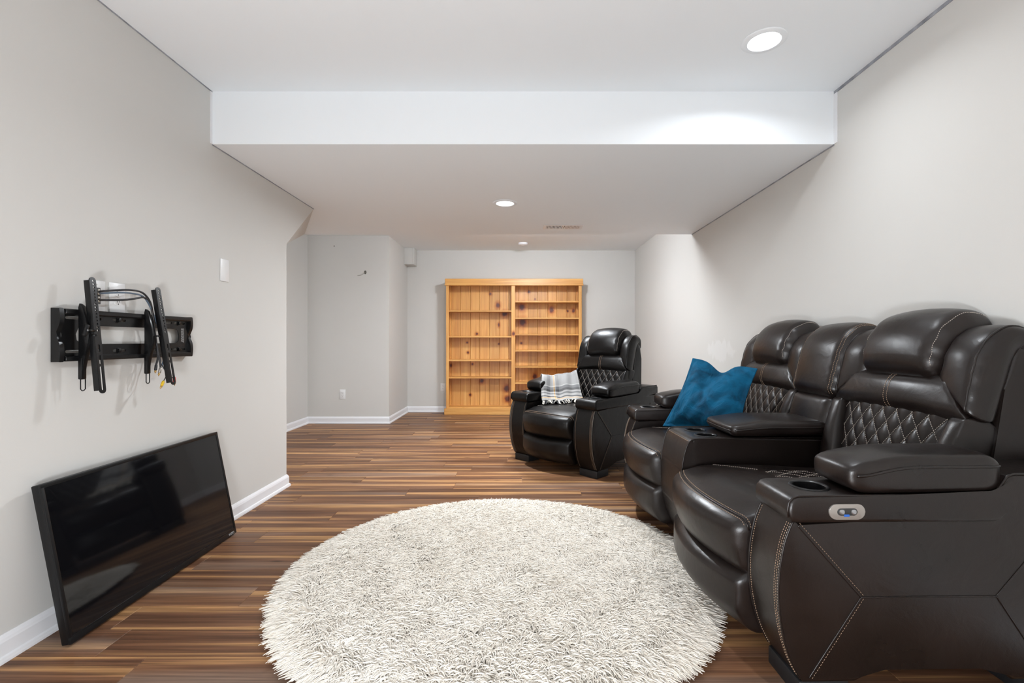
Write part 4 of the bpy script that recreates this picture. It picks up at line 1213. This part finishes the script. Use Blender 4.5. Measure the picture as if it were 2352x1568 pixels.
def build_pile(n):
    th = rng.uniform(0, 2 * PI, n); rad = RR * np.sqrt(rng.uniform(0, 1, n))
    ne = 5200                                             # denser rim, leaning outwards
    th[:ne] = rng.uniform(0, 2 * PI, ne); rad[:ne] = RR * rng.uniform(.965, 1.0, ne)
    # yarns grow in little clumps that share a root and lean together
    first = np.concatenate([(np.arange(ne) // 5) * 5, ne + (np.arange(n - ne) // 3) * 3])
    th, rad = th[first], rad[first]
    cx, cy = rad * np.cos(th), rad * np.sin(th)
    jx, jy = rng.normal(0, .0060, n), rng.normal(0, .0060, n)
    bx, by = cx + jx, cy + jy
    # direction field: swirling clumps
    def fld(x, y, s):
        return (np.sin(3.1 * x + 1.7 * y + s) + np.sin(-2.3 * x + 4.1 * y + 2.1 * s) + .8 * np.sin(9.1 * x - 6.7 * y + 3 * s) + .7 * np.sin(15 * x + 13 * y + 5 * s) + .6 * np.sin(27 * x - 31 * y + 7 * s))
    ang = fld(cx, cy, .7) * 1.3 + rng.normal(0, .75, n)[first] + rng.normal(0, .30, n)
    rimw = np.clip((rad / RR - .86) / .14, 0, 1)
    dx = np.cos(ang) * (1 - rimw) + np.cos(th) * rimw * 1.6; dy = np.sin(ang) * (1 - rimw) + np.sin(th) * rimw * 1.6
    dx += rng.normal(0, .25, n)[first]; dy += rng.normal(0, .25, n)[first]
    l = np.hypot(dx, dy) + 1e-6; dx /= l; dy /= l
    Lh = rng.uniform(.040, .072, n)[first] * rng.uniform(.85, 1.1, n) * np.where(rimw > .5, 1.02, 1.0)      # how far it lies over
    ht = rng.uniform(.024, .033, n)[first] * rng.uniform(.8, 1.1, n) * (1 + .18 * fld(bx, by, 2.9) / 3) * (1 - .45 * rimw)
    curl = rng.normal(0, .45, n)[first] + rng.normal(0, .12, n)
    wd = rng.uniform(.0017, .0028, n)
    t = np.array([0.0, .38, .72, 1.0])
    f_out = np.array([0.0, .22, .62, 1.0]); f_up = np.array([0.0, .68, 1.0, .86]); f_w = np.array([1.0, 1.05, .9, .35])
    P = np.zeros((n, 4, 3)); px, py = -dy, dx
    for k in range(4):
        side = curl * Lh * .55 * (t[k] ** 2)
        P[:, k, 0] = bx - jx * .5 * t[k] + dx * Lh * f_out[k] + px * side
        P[:, k, 1] = by - jy * .5 * t[k] + dy * Lh * f_out[k] + py * side
        P[:, k, 2] = .006 + ht * f_up[k]
    V = np.zeros((n, 4, 3, 3))
    for k in range(4):
        w = (wd * f_w[k])
        for q, an in enumerate((PI / 2, PI / 2 + 2 * PI / 3, PI / 2 + 4 * PI / 3)):
            V[:, k, q, 0] = P[:, k, 0] + px * np.cos(an) * w
            V[:, k, q, 1] = P[:, k, 1] + py * np.cos(an) * w
            V[:, k, q, 2] = np.maximum(P[:, k, 2] + np.sin(an) * w, .001)
    quads = []
    for k in range(3):
        for q in range(3):
            q2 = (q + 1) % 3; quads.append((k * 3 + q, k * 3 + q2, (k + 1) * 3 + q2, (k + 1) * 3 + q))
    quads = np.array(quads)
    F = (np.arange(n)[:, None, None] * 12 + quads[None]).reshape(-1)
    me = bpy.data.meshes.new('rug_pile')
    me.vertices.add(n * 12); me.vertices.foreach_set('co', V.reshape(-1).astype(np.float32))
    nf = n * 9
    me.loops.add(nf * 4); me.loops.foreach_set('vertex_index', F.astype(np.int32))
    me.polygons.add(nf); me.polygons.foreach_set('loop_start', np.arange(0, nf * 4, 4, dtype=np.int32))
    me.polygons.foreach_set('use_smooth', np.ones(nf, dtype=bool))
    me.update(calc_edges=True); me.validate()
    a = me.attributes.new('yarn', 'FLOAT', 'POINT')
    c = np.clip(.55 + rng.normal(0, .16, n)[first] + rng.normal(0, .14, n) + .10 * fld(bx, by, 4.4) / 2, 0, 1)
    a.data.foreach_set('value', np.repeat(c, 12).astype(np.float32))
    me.materials.append(MATS['rug_yarn'])
    o = bpy.data.objects.new('rug_pile', me); COL.objects.link(o); o.parent = rug; o['kind'] = 'stuff'
    return o
build_pile(100000)

# ------------------------------------------------------------------ blue velvet pillow on the far seat
m, nt, b = nodes_of('velvet_blue')
tcn = N(nt, 'ShaderNodeTexCoord'); n1 = N(nt, 'ShaderNodeTexNoise'); n1.inputs['Scale'].default_value = 7; n1.inputs['Detail'].default_value = 5; n1.inputs['Distortion'].default_value = 1.2
nt.links.new(tcn.outputs['Object'], n1.inputs['Vector'])
r = N(nt, 'ShaderNodeValToRGB'); r.color_ramp.elements[0].position = .36; r.color_ramp.elements[1].position = .58
r.color_ramp.elements[0].color = (0.002, 0.040, 0.085, 1); r.color_ramp.elements[1].color = (0.003, 0.095, 0.195, 1)
nt.links.new(n1.outputs['Fac'], r.inputs['Fac']); nt.links.new(r.outputs['Color'], b.inputs['Base Color'])
b.inputs['Roughness'].default_value = 0.75; b.inputs['Sheen Weight'].default_value = 0.10; b.inputs['Specular IOR Level'].default_value = 0.15; b.inputs['Sheen Roughness'].default_value = 0.35
b.inputs['Sheen Tint'].default_value = (0.15, 0.5, 0.75, 1)
n2 = N(nt, 'ShaderNodeTexNoise'); n2.inputs['Scale'].default_value = 11; n2.inputs['Detail'].default_value = 3; n2.inputs['Distortion'].default_value = 1.5
nt.links.new(tcn.outputs['Object'], n2.inputs['Vector'])
bp = N(nt, 'ShaderNodeBump'); bp.inputs['Strength'].default_value = .45; bp.inputs['Distance'].default_value = .03
nt.links.new(n2.outputs['Fac'], bp.inputs['Height']); nt.links.new(bp.outputs['Normal'], b.inputs['Normal'])
MATS['velvet_blue'] = m
BL, TL, TR, BR = Vector((.905, 3.085, .515)), Vector((1.075, 3.02, .955)), Vector((1.345, 2.74, .905)), Vector((1.185, 2.62, .53))
ctr = (BL + TL + TR + BR) / 4
pw = tag(empty('throw_pillow', (ctr.x, ctr.y, .505)), 'blue velvet throw pillow with chopped top on the loveseat', 'pillow')
def mid(u, v):
    """u along the bottom edge, v upwards (0..1)"""
    p = BL * (1 - u) * (1 - v) + BR * u * (1 - v) + TR * u * v + TL * (1 - u) * v
    notch = math.exp(-((u - .47) / .17) ** 2) * smooth(.30, 1.0, v)
    p += Vector((0, 0, -.060)) * notch
    # edges draw in between the corners
    q = Vector((0, 0, 0)); du = (BR - BL).normalized(); dv = (TL - BL).normalized()
    q += du * .022 * math.sin(PI * v) * (1 - 2 * u); 
    q += dv * .018 * math.sin(PI * u) * (1 - 2 * v) * (1 if v < .5 else 0)
    return p + q
pn = (BR - BL).cross(TL - BL).normalized()
if pn.y > 0: pn = -pn
def thick(u, v):
    a = max(0.0, 1 - abs(2 * u - 1) ** 2.6); c = max(0.0, 1 - abs(2 * v - 1) ** 2.6)
    t = .088 * (a * c) ** .62
    t *= 1 - .38 * math.exp(-((u - .47) / .13) ** 2) * smooth(.45, 1.0, v)
    return t
FLG = .045
def pil(sgn):
    nn = 56; V = []
    for j in range(nn + 1):
        for i in range(nn + 1):
            u, v = i / nn, j / nn
            uu = (u - FLG) / (1 - 2 * FLG); vv = (v - FLG) / (1 - 2 * FLG)
            inside = 0 <= uu <= 1 and 0 <= vv <= 1
            t = thick(uu, vv) if inside else 0
            wr = 0.0
            if inside:
                wr = .0035 * math.sin(26 * u + 11 * v + 2.5 * math.sin(7 * v)) * (1 - math.exp(-t * 40)) + .003 * math.sin(19 * v - 31 * u)* (1 - math.exp(-t * 40))
            V.append(mid(u, v) + pn * (sgn * (t + .003) + (wr if sgn > 0 else 0)) - ctr.xy.to_3d() - Vector((0, 0, .505)))
    F = [(j * (nn + 1) + i, j * (nn + 1) + i + 1, (j + 1) * (nn + 1) + i + 1, (j + 1) * (nn + 1) + i) for j in range(nn) for i in range(nn)]
    return V, F, nn
V1, F1, nn = pil(1); V2, F2, _ = pil(-1)
o = len(V1); F = list(F1) + [tuple(reversed([i + o for i in f])) for f in F2]
ring = [i for i in range(nn + 1)] + [j * (nn + 1) + nn for j in range(1, nn + 1)] + [nn * (nn + 1) + i for i in range(nn - 1, -1, -1)] + [j * (nn + 1) for j in range(nn - 1, 0, -1)]
for a, c in zip(ring, ring[1:] + ring[:1]): F.append((c, a, a + o, c + o))
bm = bmesh.new(); vs = [bm.verts.new(v) for v in V1 + V2]
for f in F: bm.faces.new([vs[i] for i in f])
cover = make_bm('pillow_cover', bm, 'velvet_blue', pw, True, None)
seam = []
for (u0, v0, u1, v1) in ((FLG, FLG, 1 - FLG, FLG), (1 - FLG, FLG, 1 - FLG, 1 - FLG), (1 - FLG, 1 - FLG, FLG, 1 - FLG), (FLG, 1 - FLG, FLG, FLG)):
    seam.append([mid(lerp(u0, u1, i / 30), lerp(v0, v1, i / 30)) + pn * .0035 - ctr.xy.to_3d() - Vector((0, 0, .505)) for i in range(31)])
tubes('flange_seam', seam, .0018, 'velvet_blue', pw, 5)

# ------------------------------------------------------------------ plaid throw over the recliner's arm
m, nt, b = nodes_of('plaid_wool')
uv = N(nt, 'ShaderNodeUVMap'); sep = N(nt, 'ShaderNodeSeparateXYZ'); nt.links.new(uv.outputs['UV'], sep.inputs[0])
def band_ramp(sock, stops):
    rr = N(nt, 'ShaderNodeValToRGB'); rr.color_ramp.interpolation = 'CONSTANT'; el = rr.color_ramp.elements
    el[0].position = 0; el[0].color = rgb(stops[0][1]); el[1].position = stops[1][0]; el[1].color = rgb(stops[1][1])
    for p, c in stops[2:]:
        e = el.new(p); e.color = rgb(c)
    nt.links.new(sock, rr.inputs['Fac']); return rr
G, W, K, Y = (.25, .246, .242), (.40, .392, .38), (.025, .025, .028), (.60, .33, .06)
D = (.17, .17, .175)
D = (.12, .12, .125)
ra = band_ramp(sep.outputs['Y'], [(0, W), (.10, Y), (.125, W), (.15, K), (.19, W), (.26, D), (.30, W), (.34, K), (.40, D), (.47, W), (.50, G), (.90, D), (.95, W)])
rb = band_ramp(sep.outputs['X'], [(0, W), (.06, G), (.14, D), (.22, G), (.30, W), (.315, Y), (.345, W), (.37, D), (.45, G), (.52, G), (.96, W)])
mxn = N(nt, 'ShaderNodeMix', data_type='RGBA'); mxn.inputs['Factor'].default_value = .36
nt.links.new(ra.outputs['Color'], mxn.inputs[6]); nt.links.new(rb.outputs['Color'], mxn.inputs[7])
nt.links.new(mxn.outputs[2], b.inputs['Base Color']); b.inputs['Roughness'].default_value = .95; b.inputs['Specular IOR Level'].default_value = .1
wv = N(nt, 'ShaderNodeTexNoise'); wv.inputs['Scale'].default_value = 350
bp = N(nt, 'ShaderNodeBump'); bp.inputs['Strength'].default_value = .3; bp.inputs['Distance'].default_value = .002
nt.links.new(wv.outputs['Fac'], bp.inputs['Height']); nt.links.new(bp.outputs['Normal'], b.inputs['Normal'])
MATS['plaid_wool'] = m
plain('fringe_cream', (.68, .64, .56), .95); plain('fringe_black', (.03, .03, .032), .95)
bl = tag(empty('throw_blanket', (0.237, 3.995, 0), math.radians(-45.5)), 'grey and cream plaid throw with fringe on the recliner seat', 'blanket')
# rows from the fringe up over the arm pad and down its outer side (recliner-local x, y, z), left edge and right edge
rows = [((-.235, .145, .515), (.03, .405, .535)), ((-.265, .165, .565), (-.02, .435, .580)), ((-.292, .195, .640), (-.075, .475, .660)),
        ((-.325, .235, .712), (-.13, .515, .735)), ((-.36, .275, .738), (-.175, .545, .770)), ((-.42, .33, .735), (-.25, .585, .745)), ((-.478, .375, .700), (-.33, .62, .70)), ((-.49, .385, .60), (-.36, .63, .70))]
LE = spline([r_[0] for r_ in rows], 8); RE = spline([r_[1] for r_ in rows], 8)
nr, nc = len(LE) - 1, 44
def blp(i, j):
    u = j / nc; p = LE[i].lerp(RE[i], u); v = i / nr
    sag = -.020 * math.sin(PI * u) * smooth(0, .5, v)
    wr = .008 * math.sin(11 * u + 3 * v) + .005 * math.sin(23 * u - 6 * v + 1) + .004 * math.sin(17 * v + 5 * u)
    return p + Vector((.45, -.45, .75)) * (wr * (.5 + .5 * smooth(1, .3, v))) + Vector((0, 0, sag + .014))
V = [blp(i, j) for i in range(nr + 1) for j in range(nc + 1)]
F = [(i * (nc + 1) + j, i * (nc + 1) + j + 1, (i + 1) * (nc + 1) + j + 1, (i + 1) * (nc + 1) + j) for i in range(nr) for j in range(nc)]
o = make('blanket_cloth', V, F, 'plaid_wool', bl)
uvl = o.data.uv_layers.new(name='UVMap')
for lp in o.data.loops:
    vi = lp.vertex_index; uvl.data[lp.index].uv = ((vi % (nc + 1)) / nc, min(1, (vi // (nc + 1)) / (nr * .60)))
sm_ = o.modifiers.new('thickness', 'SOLIDIFY'); sm_.thickness = .007; sm_.offset = 0
fl = {'fringe_cream': [], 'fringe_black': []}
for t in range(46):
    u = (t + .5) / 46; p = LE[0].lerp(RE[0], u) + Vector((0, 0, .010)) + Vector((.45, -.45, .75)) * .004 * math.sin(11 * u)
    d = Vector((.55, -.62, 0)) + Vector((random.uniform(-.5, .5), random.uniform(-.5, .5), 0)); d.normalize(); ln = random.uniform(.03, .055)
    sd2 = Vector((-d.y, d.x, 0)) * random.uniform(-.5, .5)
    z1 = .506
    key = 'fringe_black' if (t % 9) in (3, 4, 5, 7) else 'fringe_cream'
    fl[key].append(spline([p, p + d * ln * .4 + Vector((0, 0, .004)), Vector(((p + d * ln * .8 + sd2 * ln * .5).x, (p + d * ln * .8 + sd2 * ln * .5).y, max(z1, p.z - .008))), Vector(((p + d * ln + sd2 * ln).x, (p + d * ln + sd2 * ln).y, max(z1 - .002, p.z - .018)))], 4))
for kx, ls in fl.items():
    o = tubes('fringe', ls, .0036, kx, bl, 5); o['kind'] = 'stuff'

for o in list(COL.objects):
    if o.parent and any(t in o.name for t in ('stitching', 'piping', 'seam')): o['kind'] = 'stuff'
